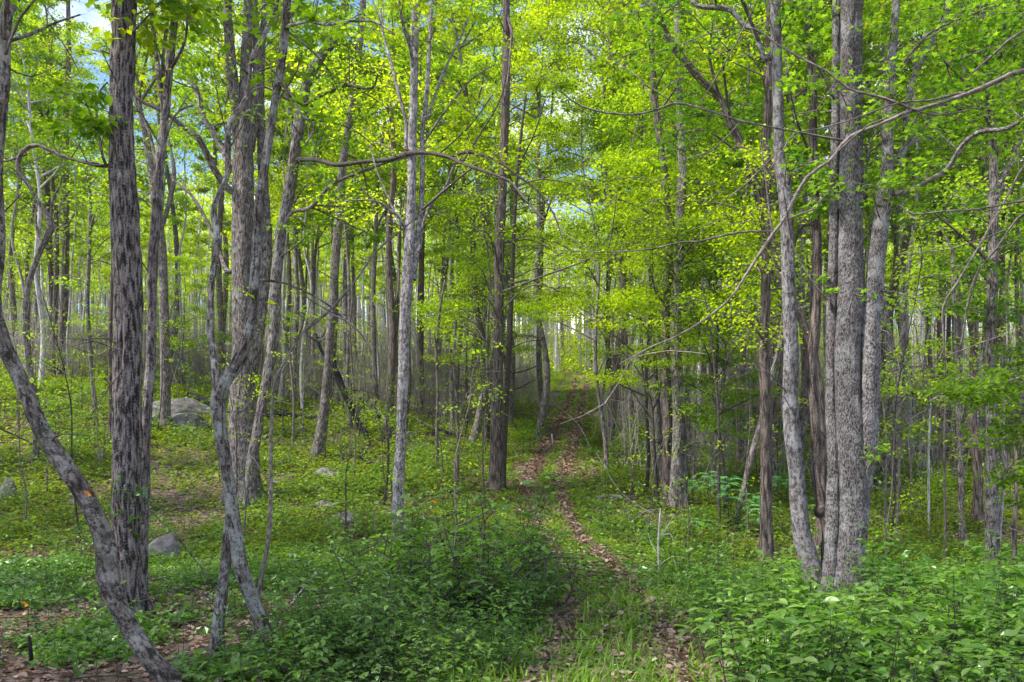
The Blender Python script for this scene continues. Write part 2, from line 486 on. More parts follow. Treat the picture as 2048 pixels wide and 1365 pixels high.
def patch(x, y, s, lo, seed):
    return fbm(x * s + seed * 7.7, y * s + seed * 3.1) > lo


def keep_near(x, y, r):
    p = fbm(x * .45 + 3, y * .3 + 8)
    open_ = (x < -1.2) & (y < 14)
    lim = .40 + .17 * open_ + .16 * (fbm(x * 1.6, y * 1.1) - .5)
    return ~bare(x, y, r) & (p + .10 * (r.random(len(x)) - .5) > lim)


def keep_hill(x, y, r):
    p = fbm(x * .33 + 13, y * .25 + 2, 4) * .6 + .4 * fbm(x * 1.1, y * .8 + 6)
    return ~bare(x, y, r) & ((p + .15 * (r.random(len(x)) - .5) > .50) | (r.random(len(x)) < .16))


plants('ground_cover', M['leaf_floor'], 44000, 5.5, 19, 1.6, .062, .085, .15, keep_near, seed=1)
plants('ground_cover', M['leaf_cool'], 22000, 5.5, 17, 1.6, .075, .10, .22, lambda x, y, r: keep_near(x, y, r) & patch(x, y, .5, .45, 5), seed=2)
plants('undergrowth', M['leaf_hill'], 90000, 17, 48, 1.5, .085, .17, .16, keep_hill, seed=3)
plants('undergrowth', M['leaf_floor'], 30000, 15, 42, 1.5, .08, .14, .34, lambda x, y, r: keep_hill(x, y, r) & patch(x, y, .33, .48, 3), seed=4)
plants('undergrowth', M['leaf_hill'], 52000, 42, 112, 1.6, .20, .34, .22, keep_hill, seed=5)


def keep_grass(x, y, r):
    inside = path_dist(x, y)
    return (inside < .5 - .9 * (r.random(len(x)) ** 2) + .4) & ~bare(x, y, r, .8) & ((fbm(x * .9 + 4, y * .35) > .46) | ((inside < 0) & (y > 20))) & (inside > -2)


plants('grass', M['grass'], 150000, 6.5, 108, 1.15, .17, .34, .004, keep_grass, k=3, tpl=LEAF_BLADE, seed=6, droop=.95)


def litter(name, n, d0, d1, power, size0, size1, keep, seed):
    rng = np.random.default_rng(seed)
    x, y = scatter(n, d0, d1, power, .64, rng)
    m = keep(x, y, rng); x, y = x[m], y[m]; n = len(x)
    s = (size0 + (size1 - size0) * np.clip((y - d0) / (d1 - d0), 0, 1)) * (.6 + .8 * rng.random(n))
    mb = MB()
    leaves(mb, np.stack([x, y, height(x, y) + .02 + .02 * rng.random(n)], -1), s, rng.random(n) * 6.283, rng.normal(.05, .25, n), rng.normal(0, .35, n), LEAF_HI if d1 < 20 else LEAF_LO)
    return tag(mb.build(name, M['dead_leaf']), kind='stuff')


litter('fallen_leaves', 29000, 5.5, 19, 1.5, .09, .12, lambda x, y, r: r.random(len(x)) < .85, 11)
litter('fallen_leaves', 40000, 19, 60, 1.4, .12, .2, lambda x, y, r: r.random(len(x)) < .8, 12)


def rut_litter():
    rng = np.random.default_rng(13)
    mb = MB()
    for rt in RUTS:
        i = rng.integers(0, len(rt), 9000)
        p = rt[i] + rng.normal(0, 1, (9000, 2)) * np.maximum(.1, rut_w(rt[i][:, 1], 0) * .6)[:, None]
        s = .05 + p[:, 1] * .0024
        leaves(mb, np.column_stack([p, height(p[:, 0], p[:, 1]) + .03 + .02 * rng.random(9000)]), s * (.6 + .8 * rng.random(9000)), rng.random(9000) * 6.283, rng.normal(0, .35, 9000), rng.normal(0, .6, 9000), LEAF_HI)
    tag(mb.build('fallen_leaves', M['dead_leaf']), kind='stuff')


rut_litter()


def seedlings(name, n, d0, d1, seed, hmin, hmax, lf, leaf, stem):
    """stuff: countless thin upright stems with a few leaves each"""
    rng = np.random.default_rng(seed)
    x, y = scatter(n, d0, d1, 1.5, .64, rng)
    m = (path_dist(x, y) > .7 + np.clip((y - 30) / 12, 0, 2.4)) & patch(x, y, .25, .42, seed)
    x, y = x[m], y[m]; mb = MB()
    ps = []
    for a, b, c in zip(x, y, height(x, y)):
        h = hmin + (hmax - hmin) * rng.random() ** 2
        e = np.array([a + rng.normal(0, .2 * h), b + rng.normal(0, .1 * h), c + h])
        r = .0035 + .0001 * b
        tube(mb, [[a, b, c - .05, r], [(a + e[0]) / 2 + rng.normal(0, .05 * h), b, c + h * .5, r * .8], [*e, r * .4]], 3, .5, 1, rng, 0, cap=False)
        if rng.random() < (.7 if d1 < 100 else .3):
            t = .35 + .65 * rng.random(lf)
            ps.append(np.array([a, b, c]) + (e - [a, b, c]) * t[:, None] + rng.normal(0, .07 + .06 * h, (lf, 3)) * [1, 1, .3])
    rand_leaves(mb, np.vstack(ps), .085 + .0012 * d1, rng, LEAF_LO, 0, -.2, .4)
    return tag(mb.build(name, [M[leaf], M[stem]]), kind='stuff')


seedlings('undergrowth', 2600, 12, 40, 31, .2, 1.2, 10, 'leaf_floor', 'bark_dark')
seedlings('undergrowth', 2000, 30, 75, 32, .5, 2.6, 9, 'leaf_hill', 'thicket')
seedlings('undergrowth', 3800, 50, 118, 34, 1.5, 6.5, 3, 'leaf_hill', 'thicket')
seedlings('undergrowth', 700, 8, 16, 33, .2, .7, 7, 'leaf_shrub', 'bark_dark')


def twig_litter(n, d0, d1, seed):
    rng = np.random.default_rng(seed)
    x, y = scatter(n, d0, d1, 1.4, .62, rng)
    mb = MB()
    for a, b, c in zip(x, y, height(x, y)):
        L = .25 + .9 * rng.random() ** 2; t = rng.random() * 6.283
        e = np.array([a + math.cos(t) * L, b + math.sin(t) * L, 0]); e[2] = float(height(e[0], e[1])) + .05 + .25 * rng.random() ** 3
        r = .006 + .0003 * b
        tube(mb, [[a, b, c + .04, r], [(a + e[0]) / 2 + rng.normal(0, .04), (b + e[1]) / 2, (c + e[2]) / 2 + .07, r * .8], [*e, r * .4]], 3, .5, int(rng.random() < .6), rng, 0, cap=False)
    return tag(mb.build('fallen_twigs', [M['bark_dark'], M['bark_twig']]), kind='stuff')


twig_litter(2200, 8, 60, 41)
# ------------------------------------------------------------------ trees that the photo shows one by one
def trace(pts, d, dz=0., d_end=None):
    """pixels (x, y, width) at depth d -> world points with a radius; dz pulls the far end nearer or farther"""
    n = len(pts); out = []
    for i, (px, py, w) in enumerate(pts):
        dd = d + dz * i / max(1, n - 1)
        out.append([*P(px, py, dd), w * .5 / F * dd])
    return out


def spray(mb, s, c, rad, n, size, rng, tpl=LEAF_LO, r0=.012, flat=.3, droop=-.25, k=5, lm=0):
    s = np.asarray(s, float); c = np.asarray(c, float)
    L = np.linalg.norm(c - s)
    mid = (s + c) / 2 + np.array([0, 0, .12 * L]) + rng.normal(0, .05 * L, 3)
    tube(mb, [[*s, r0], [*mid, r0 * .7], [*c, r0 * .45]], 5, .4, 1, rng, 0, cap=False)
    ps = []; az = []
    for j in range(k):
        a = rng.random() * 6.283
        e = c + rad * (.5 + .6 * rng.random()) * np.array([math.cos(a), math.sin(a), rng.normal(0, .35) * (.4 + flat)])
        tube(mb, [[*c, r0 * .4], [*((c + e) / 2 + rng.normal(0, .05 * rad, 3)), r0 * .3], [*e, .002]], 3, 9, 1, rng, 0, cap=False)
        m = max(1, n // k)
        t = .1 + 1.0 * rng.random(m)
        p = c + (e - c) * t[:, None] + rng.normal(0, rad * .17, (m, 3)) * [1, 1, .35 + flat]
        ps.append(p); az.append(a + rng.normal(0, 1., m))
    rand_leaves(mb, np.vstack(ps), size, rng, tpl, lm, droop, .4, az=np.concatenate(az))


RIDGE = dict(bark_furrow=.05, bark_speck=.026, bark_grey=.03, bark_brown=.034, bark_lichen=.022, bark_smooth=.014, bark_moss=.024)


def tree(label, bark, trunk, limbs=(), crown=(), sprays=(), leaf='leaf_mid', lsize=.13, tpl=LEAF_LO, d=None, name='tree', cat='tree', stems=(), flare=.35, seg=18,
         group=None, top=True, lump=.06, seed=None, knots=(), twigs=True):
    rng = np.random.default_rng(seed if seed is not None else int(abs(trunk[0][0] * 13 + trunk[0][1])))
    b = ground(trunk[0][0], trunk[0][1]) if d is None else P(trunk[0][0], trunk[0][1], d)
    if d is not None: b[2] = height(b[0], b[1])
    d = b[1]
    root = empty(name, b, label, cat, group)
    allc = []
    for si, st in enumerate([trunk, *stems]):
        mb = MB()
        p = trace(st, d, dz=.02 * d * (1 if si % 2 else -1) * (si > 0))
        if si == 0 or st[0][1] > 900:
            p[0][2] = min(p[0][2], float(height(p[0][0], p[0][1])) + .02)
            p = [[p[0][0], p[0][1], p[0][2] - .35, p[0][3] * 1.08]] + p
        # wander a little in depth
        for q in p[2:]:
            q[1] += rng.normal(0, .02) * 1.5
        if top and st[-1][1] < 20:
            a, c = np.array(p[-2]), np.array(p[-1])
            u = unit(c[:3] - a[:3])
            for k in (1, 2):
                e = c[:3] + u * 1.4 * k + np.array([rng.normal(0, .15), rng.normal(0, .15), 0])
                p.append([*e, c[3] * (1 - .25 * k)])
        rg_ = RIDGE.get(bark, 0) if d < 27 and seg > 16 else 0
        sg_ = int(min(110, max(seg, 2 * math.pi * max(q[3] for q in p) / .018))) if rg_ else (seg if si == 0 else max(10, seg - 4))
        c, r = tube(mb, p, sg_, .07 if rg_ else .22, 0, rng, lump, flare if (si == 0 or st[0][1] > 900) else 0, ridge=rg_ * min(1, p[0][3] / .15))
        for kx, ky, kr in knots:
            if si == 0:
                kp = P(kx, ky, d)
                i = np.argmin(np.abs(c[:, 2] - kp[2]))
                tube(mb, [[*c[i], kr * .6], [*(c[i] * .3 + kp * .7), kr], [*kp, kr * .75]], 10, .05, 0, rng, .15)
        for _ in range(rng.integers(5, 10) if twigs else 0):    # short dead twigs
            i = rng.integers(len(c) // 4, len(c)); a = rng.random() * 6.283
            L = (.3 + 1.0 * rng.random()) * (.5 + d / 30)
            dr = np.array([math.cos(a), math.sin(a), rng.normal(.25, .5)]) * L
            q0, q1 = c[i] + dr * .5 + rng.normal(0, .08 * L, 3), c[i] + dr + np.array([0, 0, rng.normal(-.1, .2) * L])
            w0 = min(r[i] * .35, .004 + .0006 * d)
            tube(mb, [[*c[i], w0], [*q0, w0 * .7], [*q1, .003]], 4, .15, 0, rng, 0, cap=False)
            tube(mb, [[*q0, w0 * .5], [*(q0 + unit(rng.normal(0, 1, 3)) * L * .45), .002]], 3, .2, 0, rng, 0, cap=False)
        mb.build('trunk', M[bark], root, b)
        allc.append((c, r))
    for lb in limbs:
        dz = 0; lm = bark
        if isinstance(lb, dict): dz = lb.get('dz', 0); lm = lb.get('bark', bark); lb = lb['p']
        d0 = d
        p = trace(lb, d, dz)
        q0 = p[0][:3]; near_ = min((((np.abs((c[:, 0] / c[:, 1] - q0[0] / q0[1])) + np.abs((c[:, 2] - ZC) / c[:, 1] - (q0[2] - ZC) / q0[1])).min(), c[((np.abs((c[:, 0] / c[:, 1] - q0[0] / q0[1])) + np.abs((c[:, 2] - ZC) / c[:, 1] - (q0[2] - ZC) / q0[1]))).argmin(), 1]) for c, r in allc), key=lambda q: q[0])
        if near_[0] < .03: p = trace(lb, near_[1], dz)
        # root the limb in the nearest trunk
        best = min(((np.linalg.norm(c - p[0][:3], axis=1).min(), c[np.linalg.norm(c - p[0][:3], axis=1).argmin()]) for c, r in allc), key=lambda q: q[0])
        if .01 < best[0] < 1.5:
            p = [[*best[1], p[0][3] * 1.1]] + p
        mb = MB()
        for q in p[1:-1]:           # kinks at the nodes
            for a_ in range(3): q[a_] += rng.normal(0, .9 * q[3] + .006)
        c, r = tube(mb, p, 9, .12, 0, rng, .12)
        for _ in range(int(len(c) / 8)):     # side twigs
            i = rng.integers(len(c) // 3, len(c))
            dr = unit(rng.normal(0, 1, 3) + [0, -.2, .35]) * (.35 + .7 * rng.random())
            tube(mb, [[*c[i], min(r[i] * .5, .012)], [*(c[i] + dr * .5 + rng.normal(0, .06, 3)), .006], [*(c[i] + dr), .002]], 4, .3, 0, rng, 0, cap=False)
        mb.build('branch', M[lm], root, b)
        allc.append((c, r))
    C = np.vstack([c for c, r in allc]); RR = np.concatenate([r for c, r in allc])
    mb = MB(); any_leaf = False
    for (x0, y0, x1, y1, n, rad, m) in crown:      # n clumps of m leaves inside a pixel box round the tree
        for _ in range(n):
            px, py = x0 + (x1 - x0) * rng.random(), y0 + (y1 - y0) * rng.random()
            c = P(px, py, d + rng.normal(0, .06 * d))
            dist = np.linalg.norm((C - c) * [1, 1, 1.6] + [0, 0, .5], axis=1)
            i = dist.argmin()
            spray(mb, C[i], c, rad * (.7 + .6 * rng.random()), m, lsize, rng, tpl, min(.6 * RR[i], .004 + .012 * np.linalg.norm(C[i] - c)))
            any_leaf = True
    if any_leaf:
        mb.build('crown', [M[leaf], M['bark_twig']], root, b)
    return root


tree('leaning mossy trunk that curves up along the photo edge from bare litter', 'bark_moss',
     [(350, 1375, 40), (300, 1318, 37), (243, 1235, 38), (217, 1160, 41), (205, 1085, 38), (170, 1000, 36), (125, 925, 34), (85, 860, 32), (42, 770, 30), (6, 680, 29), (-14, 600, 27), (-10, 480, 25), (0, 330, 24), (8, 180, 23), (12, 60, 22), (16, -60, 20)],
     limbs=[dict(p=[(0, 90, 8), (60, 65, 6), (110, 45, 4), (160, 30, 3)], dz=1), dict(p=[(5, 60, 14), (22, 20, 13), (45, -30, 12)], dz=.3),
            dict(p=[(90, 890, 4), (130, 872, 3), (178, 872, 2)], dz=-.3), dict(p=[(-8, 440, 4), (20, 415, 3), (45, 385, 2)], dz=.4)],
     crown=[(-60, -160, 160, -10, 5, .5, 60)], leaf='leaf_mid', lsize=.10, flare=.12, seg=22)

tree('stout dark oak with deeply furrowed bark standing just behind the leaning mossy trunk', 'bark_furrow',
     [(266, 1243, 56), (262, 1180, 52), (256, 1050, 52), (252, 920, 53), (252, 780, 51), (254, 650, 50), (253, 520, 50), (250, 430, 50), (246, 350, 51), (245, 300, 45), (245, 180, 45), (247, 60, 45), (249, -80, 44)],
     limbs=[dict(p=[(236, 345, 8), (215, 325, 6), (195, 270, 5), (195, 215, 4), (205, 180, 4), (215, 165, 3)], dz=-.4),
            dict(p=[(228, 340, 7), (195, 325, 6), (150, 318, 5), (110, 303, 5), (77, 292, 4)], dz=.6)],
     crown=[(110, -160, 400, 10, 9, .7, 80), (140, 170, 215, 300, 5, .45, 70)], leaf='leaf_mid', flare=.55, seg=30, lump=.05)

tree('slim forked grey tree touching the stout furrowed oak on its path side', 'bark_grey',
     [(281, 1225, 27), (279, 1100, 26), (286, 980, 22), (293, 880, 20), (298, 760, 19), (302, 640, 19), (307, 520, 19), (312, 430, 20), (319, 340, 18), (326, 250, 16), (338, 140, 15), (347, 60, 13), (356, -70, 12)],
     stems=[[(328, 240, 10), (318, 150, 10), (309, 90, 10), (304, 20, 9), (300, -60, 8)]],
     limbs=[dict(p=[(330, 200, 8), (322, 120, 7), (332, 40, 6), (336, -40, 5)], dz=.5), dict(p=[(340, 140, 6), (366, 90, 5), (378, 30, 4), (384, -40, 4)], dz=-.5),
            dict(p=[(318, 345, 7), (345, 240, 5), (385, 210, 3)], dz=.6), dict(p=[(312, 335, 7), (290, 265, 6), (272, 190, 5), (262, 110, 4)], dz=.8)],
     crown=[(270, -160, 460, 60, 9, .7, 90)], leaf='leaf_sun')

tree('straight grey tree rooted in front of the big boulder outcrop', 'bark_grey',
     [(330, 862, 21), (331, 790, 20), (330, 690, 18), (327, 600, 18), (324, 500, 17), (314, 420, 16), (303, 350, 15), (292, 270, 14), (281, 220, 12), (272, 160, 10), (262, 60, 9), (255, -60, 8)],
     limbs=[dict(p=[(322, 470, 9), (345, 360, 8), (330, 270, 6), (320, 180, 5)], dz=2)],
     crown=[(200, 60, 400, 330, 16, 1.6, 130), (215, 330, 300, 470, 5, 1.2, 90)], leaf='leaf_sun', lsize=.16)

tree('thin straight pole tree showing beside the shady edge of the furrowed oak', 'bark_brown',
     [(221, 888, 10), (221, 790, 9), (220, 690, 9), (222, 600, 8), (225, 520, 7), (224, 430, 6), (228, 350, 5)], crown=[(190, 330, 255, 520, 5, 1.2, 80)], leaf='leaf_mid')

tree('straight dark pole tree high on the slope, thicker of two near the photo edge', 'bark_brown',
     [(119, 752, 16), (124, 690, 14), (131, 570, 13), (133, 420, 12), (132, 310, 11), (134, 200, 11), (136, 110, 10), (137, 40, 8), (134, -60, 6)],
     crown=[(30, 160, 240, 420, 20, 2.3, 130), (50, 420, 200, 560, 9, 1.8, 100)], leaf='leaf_sun', lsize=.2)
tree('dark slender tree high on the slope, top leaning off the pole beside it', 'bark_dark',
     [(107, 745, 12), (106, 660, 11), (103, 560, 10), (98, 440, 10), (91, 330, 10), (82, 230, 9), (67, 150, 8), (52, 80, 7), (44, 20, 5)],
     limbs=[dict(p=[(80, 215, 6), (60, 180, 5), (30, 150, 4)], dz=2), dict(p=[(88, 250, 5), (105, 190, 4), (110, 150, 3)], dz=-2)],
     crown=[(0, 130, 150, 360, 12, 2.2, 120), (20, 360, 160, 560, 8, 1.8, 90)], leaf='leaf_mid', lsize=.19)

tree('contorted grey sapling bent into a hook above the slope behind the leaning mossy trunk', 'bark_grey',
     [(70, 925, 13), (72, 860, 12), (73, 809, 12), (60, 742, 11), (55, 665, 11), (54, 590, 11), (66, 540, 11), (84, 492, 12), (101, 455, 14), (93, 428, 10), (72, 395, 9), (52, 362, 9), (37, 338, 9), (41, 312, 8), (57, 297, 8), (78, 293, 7), (103, 302, 6), (144, 318, 5), (195, 327, 4)],
     limbs=[dict(p=[(85, 490, 5), (72, 460, 5), (70, 430, 4), (74, 410, 3)], dz=.6), dict(p=[(46, 306, 5), (20, 320, 4), (-8, 322, 4)], dz=.6), dict(p=[(100, 440, 5), (103, 400, 4), (118, 370, 3), (125, 350, 2)], dz=-.6)],
     crown=[(60, 350, 170, 430, 2, .5, 40)], leaf='leaf_mid', top=False, lump=.1)

tree('thin straight sapling between the contorted sapling and the furrowed oak', 'bark_grey',
     [(192, 842, 9), (188, 790, 8), (183, 740, 8), (178, 670, 8), (176, 590, 8), (178, 500, 7), (181, 420, 6), (180, 350, 4), (184, 280, 3)],
     crown=[(150, 300, 220, 430, 8, 1.3, 90), (140, 560, 215, 650, 4, 1., 70)], leaf='leaf_mid', lsize=.15)

# the broad veteran with several fused stems
tree('broad many-stemmed veteran tree, widest trunk on the slope, behind the lichen trunk', 'bark_grey',
     [(488, 1005, 64), (487, 950, 60), (487, 880, 60), (486, 800, 57), (485, 700, 46), (485, 600, 42), (486, 500, 41), (487, 400, 40), (489, 300, 36), (491, 220, 27), (494, 120, 22), (497, 20, 20), (499, -60, 18)],
     stems=[[(492, 760, 40), (520, 620, 30), (533, 500, 24), (528, 400, 20), (524, 300, 18), (520, 200, 16), (524, 100, 12), (530, -20, 10)],
            [(480, 330, 26), (474, 240, 22), (467, 160, 20), (460, 90, 20), (455, 20, 19), (452, -50, 18)],
            [(498, 300, 22), (512, 200, 20), (515, 110, 17), (510, 30, 14), (508, -40, 12)]],
     limbs=[dict(p=[(448, 385, 16), (432, 335, 13), (405, 285, 12), (370, 250, 10), (335, 230, 9), (285, 205, 8), (265, 190, 6)], dz=-1.5),
            dict(p=[(455, 330, 14), (440, 280, 13), (420, 235, 12), (400, 195, 11), (372, 140, 9), (350, 110, 7)], dz=2.),
            dict(p=[(458, 540, 10), (445, 505, 9), (420, 470, 8), (385, 395, 6), (345, 360, 4)], dz=2),
            dict(p=[(480, 252, 8), (500, 238, 8), (520, 236, 7), (538, 246, 6), (547, 268, 4)], dz=-1)],
     crown=[(340, -60, 640, 150, 16, 1.2, 120), (330, 100, 470, 300, 9, 1.2, 100)], leaf='leaf_mid', lsize=.15, flare=.55, seg=30, lump=.1, d=None)

tree('slanting tree leaning out toward the path from the foot of the broad veteran', 'bark_grey',
     [(497, 985, 20), (505, 920, 20), (514, 870, 20), (528, 790, 20), (541, 710, 20), (549, 640, 20), (552, 560, 22), (563, 460, 22), (578, 380, 21), (592, 290, 21), (603, 215, 21), (618, 155, 20), (646, 108, 18), (670, 75, 17), (687, 30, 15), (700, -50, 13)],
     limbs=[dict(p=[(572, 452, 9), (590, 430, 8), (615, 410, 8), (667, 374, 7), (720, 345, 6), (783, 328, 5), (830, 312, 4)], dz=-2),
            dict(p=[(590, 322, 10), (640, 321, 9), (680, 328, 9), (731, 322, 8), (783, 314, 8), (834, 306, 8), (885, 314, 7), (926, 323, 6), (967, 341, 6), (1008, 357, 5), (1039, 384, 5), (1068, 408, 5), (1090, 440, 3)], dz=-11, bark='bark_dark'),
            dict(p=[(905, 318, 6), (947, 308, 6), (988, 318, 5), (1034, 349, 4), (1075, 382, 4), (1105, 430, 3), (1125, 480, 2)], dz=-1, bark='bark_dark'), dict(p=[(926, 325, 4), (960, 270, 4), (1000, 200, 3), (1012, 140, 3), (1015, 90, 2)], dz=.3, bark='bark_dark'),
            dict(p=[(880, 312, 4), (940, 250, 3), (985, 190, 2)], dz=-.4, bark='bark_dark'), dict(p=[(600, 215, 7), (640, 190, 6), (690, 170, 6), (720, 178, 5), (748, 175, 4), (755, 150, 3)], dz=-2, bark='bark_dark'),
            dict(p=[(588, 300, 9), (578, 240, 8), (574, 170, 8), (568, 80, 7), (575, 10, 6), (580, -60, 5)], dz=1)],
     crown=[(600, 20, 790, 330, 18, 1.1, 130), (600, 330, 760, 480, 8, .9, 100), (560, -100, 780, 60, 8, 1.2, 90)], leaf='leaf_mid', lsize=.14, d=24)

tree('crooked pale trunk with big white-green lichen patches and a torn fork, close by', 'bark_lichen',
     [(556, 1330, 33), (538, 1278, 31), (513, 1219, 27), (488, 1147, 26), (473, 1075, 25), (463, 1014, 25), (453, 952, 23), (446, 896, 25), (440, 840, 26), (440, 795, 29), (452, 762, 26), (468, 735, 24), (484, 706, 23), (496, 672, 22), (504, 620, 20), (509, 560, 19), (513, 487, 18), (520, 420, 18), (530, 340, 16), (541, 260, 16), (549, 200, 16), (557, 150, 16), (566, 80, 16), (574, 20, 15), (582, -60, 14)],
     stems=[[(436, 1303, 26), (438, 1250, 22), (442, 1203, 21), (450, 1110, 22), (458, 1040, 20), (462, 1010, 16)]],
     limbs=[dict(p=[(437, 795, 15), (430, 750, 13), (427, 710, 12), (425, 650, 13), (427, 564, 12), (433, 487, 12), (444, 415, 12), (453, 335, 12), (459, 270, 12), (468, 230, 12), (482, 190, 12), (494, 160, 12), (508, 130, 11), (527, 78, 9), (542, 40, 8), (560, -20, 8)], dz=.3),
            dict(p=[(583, 62, 8), (610, 50, 6), (650, 47, 6), (700, 44, 5), (750, 52, 4), (790, 70, 3)], dz=-1), dict(p=[(575, 40, 6), (593, 18, 6), (600, 10, 5), (590, -20, 5)], dz=-.3),
            dict(p=[(552, 160, 5), (585, 195, 5), (605, 225, 4), (633, 255, 4), (612, 290, 3)], dz=-.6),
            dict(p=[(540, 565, 5), (575, 570, 4), (620, 585, 4), (660, 610, 3), (700, 650, 3)], dz=.7), dict(p=[(452, 822, 3), (500, 823, 2), (545, 833, 2)], dz=-.2)],
     crown=[(430, -90, 660, 60, 7, .5, 20), (500, 110, 640, 250, 5, .32, 14)], leaf='leaf_beech', lsize=.12, tpl=LEAF_LOBED, flare=.15, seg=24, lump=.09)

tree('thin arching sapling that crosses the torn lichen trunk and bows over to the path', 'bark_twig',
     [(505, 1318, 10), (509, 1250, 9), (513, 1203, 9), (523, 1150, 8), (534, 1101, 8), (541, 1040, 8), (541, 973, 8), (540, 900, 7), (541, 850, 7), (544, 793, 6), (552, 757, 6), (575, 711, 5), (605, 665, 5), (630, 640, 4), (655, 625, 4), (690, 640, 4), (720, 665, 4), (745, 710, 3), (752, 760, 3)], top=False,
     limbs=[dict(p=[(605, 665, 5), (650, 625, 5), (700, 570, 4), (757, 507, 4), (808, 456, 3), (850, 420, 2)], dz=.5)], flare=.1, seg=10, crown=[(600, 590, 700, 700, 3, .3, 12)], leaf='leaf_mid', lsize=.09, name='sapling', cat='sapling')

tree('medium grey tree with a swollen foot, alone on the slope past the broad veteran', 'bark_grey',
     [(634, 918, 30), (639, 890, 23), (648, 820, 20), (657, 740, 18), (660, 680, 17), (666, 600, 17), (672, 510, 17), (680, 410, 17), (686, 330, 15), (700, 240, 15), (712, 150, 14), (722, 60, 13), (728, -50, 12)],
     crown=[(600, 60, 800, 330, 14, 1.6, 130), (600, 380, 760, 480, 4, 1.3, 100)], leaf='leaf_sun', lsize=.17)

tree('black fire-charred snag leaning over on the slope with a broken top', 'char',
     [(740, 892, 14), (733, 872, 13), (718, 848, 12), (706, 824, 12), (693, 795, 12), (680, 765, 13), (672, 742, 11), (660, 722, 8), (645, 706, 7), (638, 690, 7), (632, 668, 5)],
     limbs=[dict(p=[(672, 750, 8), (670, 715, 6), (668, 690, 4)], dz=.5), dict(p=[(640, 692, 4), (625, 678, 3), (615, 672, 2)])], top=False, flare=.1, seg=10, name='dead_tree', cat='dead tree', lump=.15)

tree('pale smooth-barked tree, forked high up, rising from the bushes beside the track', 'bark_smooth',
     [(797, 1085, 22), (796, 1030, 21), (798, 960, 21), (802, 880, 20), (806, 768, 20), (808, 690, 20), (812, 615, 21), (817, 520, 22), (821, 440, 20), (824, 360, 18), (824, 280, 17), (827, 200, 16), (829, 100, 16), (831, 10, 16), (833, -60, 15)],
     stems=[[(826, 560, 14), (836, 470, 12), (843, 400, 10), (845, 330, 10), (845, 260, 9), (852, 205, 9), (857, 128, 8), (860, 50, 8), (863, -40, 7)]],
     limbs=[dict(p=[(832, 505, 9), (850, 445, 7), (870, 405, 6), (890, 372, 5), (906, 335, 4)], dz=1), dict(p=[(815, 300, 8), (808, 235, 7), (797, 185, 7), (780, 130, 6), (768, 70, 5), (760, 20, 4)], dz=1),
            dict(p=[(825, 150, 8), (815, 95, 7), (805, 50, 6), (797, -20, 6)], dz=-1), dict(p=[(850, 240, 5), (880, 160, 5), (905, 110, 4), (930, 60, 4), (945, 10, 3)], dz=.7),
            dict(p=[(848, 290, 5), (890, 220, 4), (940, 160, 3), (990, 130, 2)], dz=-1), dict(p=[(800, 450, 4), (790, 420, 4), (760, 350, 3), (740, 290, 3)], dz=1), dict(p=[(812, 480, 6), (798, 440, 6), (775, 415, 5), (745, 400, 4), (690, 402, 3)], dz=-.5)],
     crown=[(760, -80, 1000, 90, 10, 1., 70), (850, 150, 980, 330, 8, .7, 70)], leaf='leaf_sun', lsize=.13, seg=22)

tree('curving brown tree whose dark foot stands behind the pale smooth-barked tree', 'bark_brown',
     [(776, 878, 22), (777, 840, 18), (781, 770, 17), (785, 700, 16), (783, 620, 15), (778, 540, 14), (780, 440, 13), (787, 360, 12), (786, 280, 10), (782, 200, 8), (780, 120, 6)],
     limbs=[dict(p=[(785, 640, 6), (798, 560, 5), (800, 480, 5), (808, 400, 4)], dz=1)], crown=[(700, 130, 880, 400, 14, 1.7, 120)], leaf='leaf_sun', lsize=.18)

tree('straight reddish-brown trunk next to the track, tallest pole in the middle of the view', 'bark_brown',
     [(993, 985, 28), (993, 920, 25), (994, 830, 23), (996, 720, 22), (998, 600, 20), (999, 500, 20), (1004, 390, 19), (1008, 290, 18), (1011, 200, 17), (1013, 100, 15), (1013, 10, 14), (1013, -70, 13)],
     limbs=[dict(p=[(1012, 20, 8), (1018, 60, 6), (1022, 100, 5), (1020, 150, 4), (1008, 200, 3)], dz=-.5)],
     crown=[(960, 320, 1180, 620, 12, 1.2, 100), (900, 300, 1000, 420, 5, 1., 80)], leaf='leaf_fine', lsize=.10, seg=20)
tree('thin dark tree pressed close to the reddish-brown trunk by the track', 'bark_dark',
     [(1005, 978, 12), (1008, 900, 11), (1012, 820, 11), (1017, 716, 11), (1021, 640, 10), (1024, 570, 9), (1028, 460, 8), (1034, 350, 7), (1042, 270, 6), (1052, 190, 4)],
     limbs=[dict(p=[(1018, 742, 3), (1045, 742, 3), (1080, 730, 2)], dz=.5), dict(p=[(1016, 780, 3), (1040, 775, 3), (1070, 760, 2)], dz=-.4), dict(p=[(1018, 700, 3), (1050, 685, 2), (1085, 680, 2)], dz=.3), dict(p=[(1034, 340, 4), (1070, 270, 3), (1090, 200, 3)], dz=.5)],
     crown=[(1040, 330, 1150, 560, 9, .9, 80)], leaf='leaf_fine', lsize=.10)
tree('short leaning tree propped behind the reddish-brown trunk by the track', 'bark_grey',
     [(946, 890, 17), (955, 850, 14), (964, 805, 14), (975, 755, 13), (984, 716, 12), (989, 660, 10), (985, 600, 8), (990, 520, 6)], crown=[(930, 380, 1010, 520, 5, 1.2, 70)], leaf='leaf_fine', lsize=.12)
tree('dark brown trunk with leafy ivy-like sprigs just past the leaning tree by the track', 'bark_dark',
     [(972, 890, 16), (972, 820, 15), (970, 740, 13), (966, 680, 12), (953, 615, 12), (947, 540, 11), (947, 470, 9), (945, 400, 7)], crown=[(860, 380, 1000, 700, 22, 1.2, 110)], leaf='leaf_mid', lsize=.15)
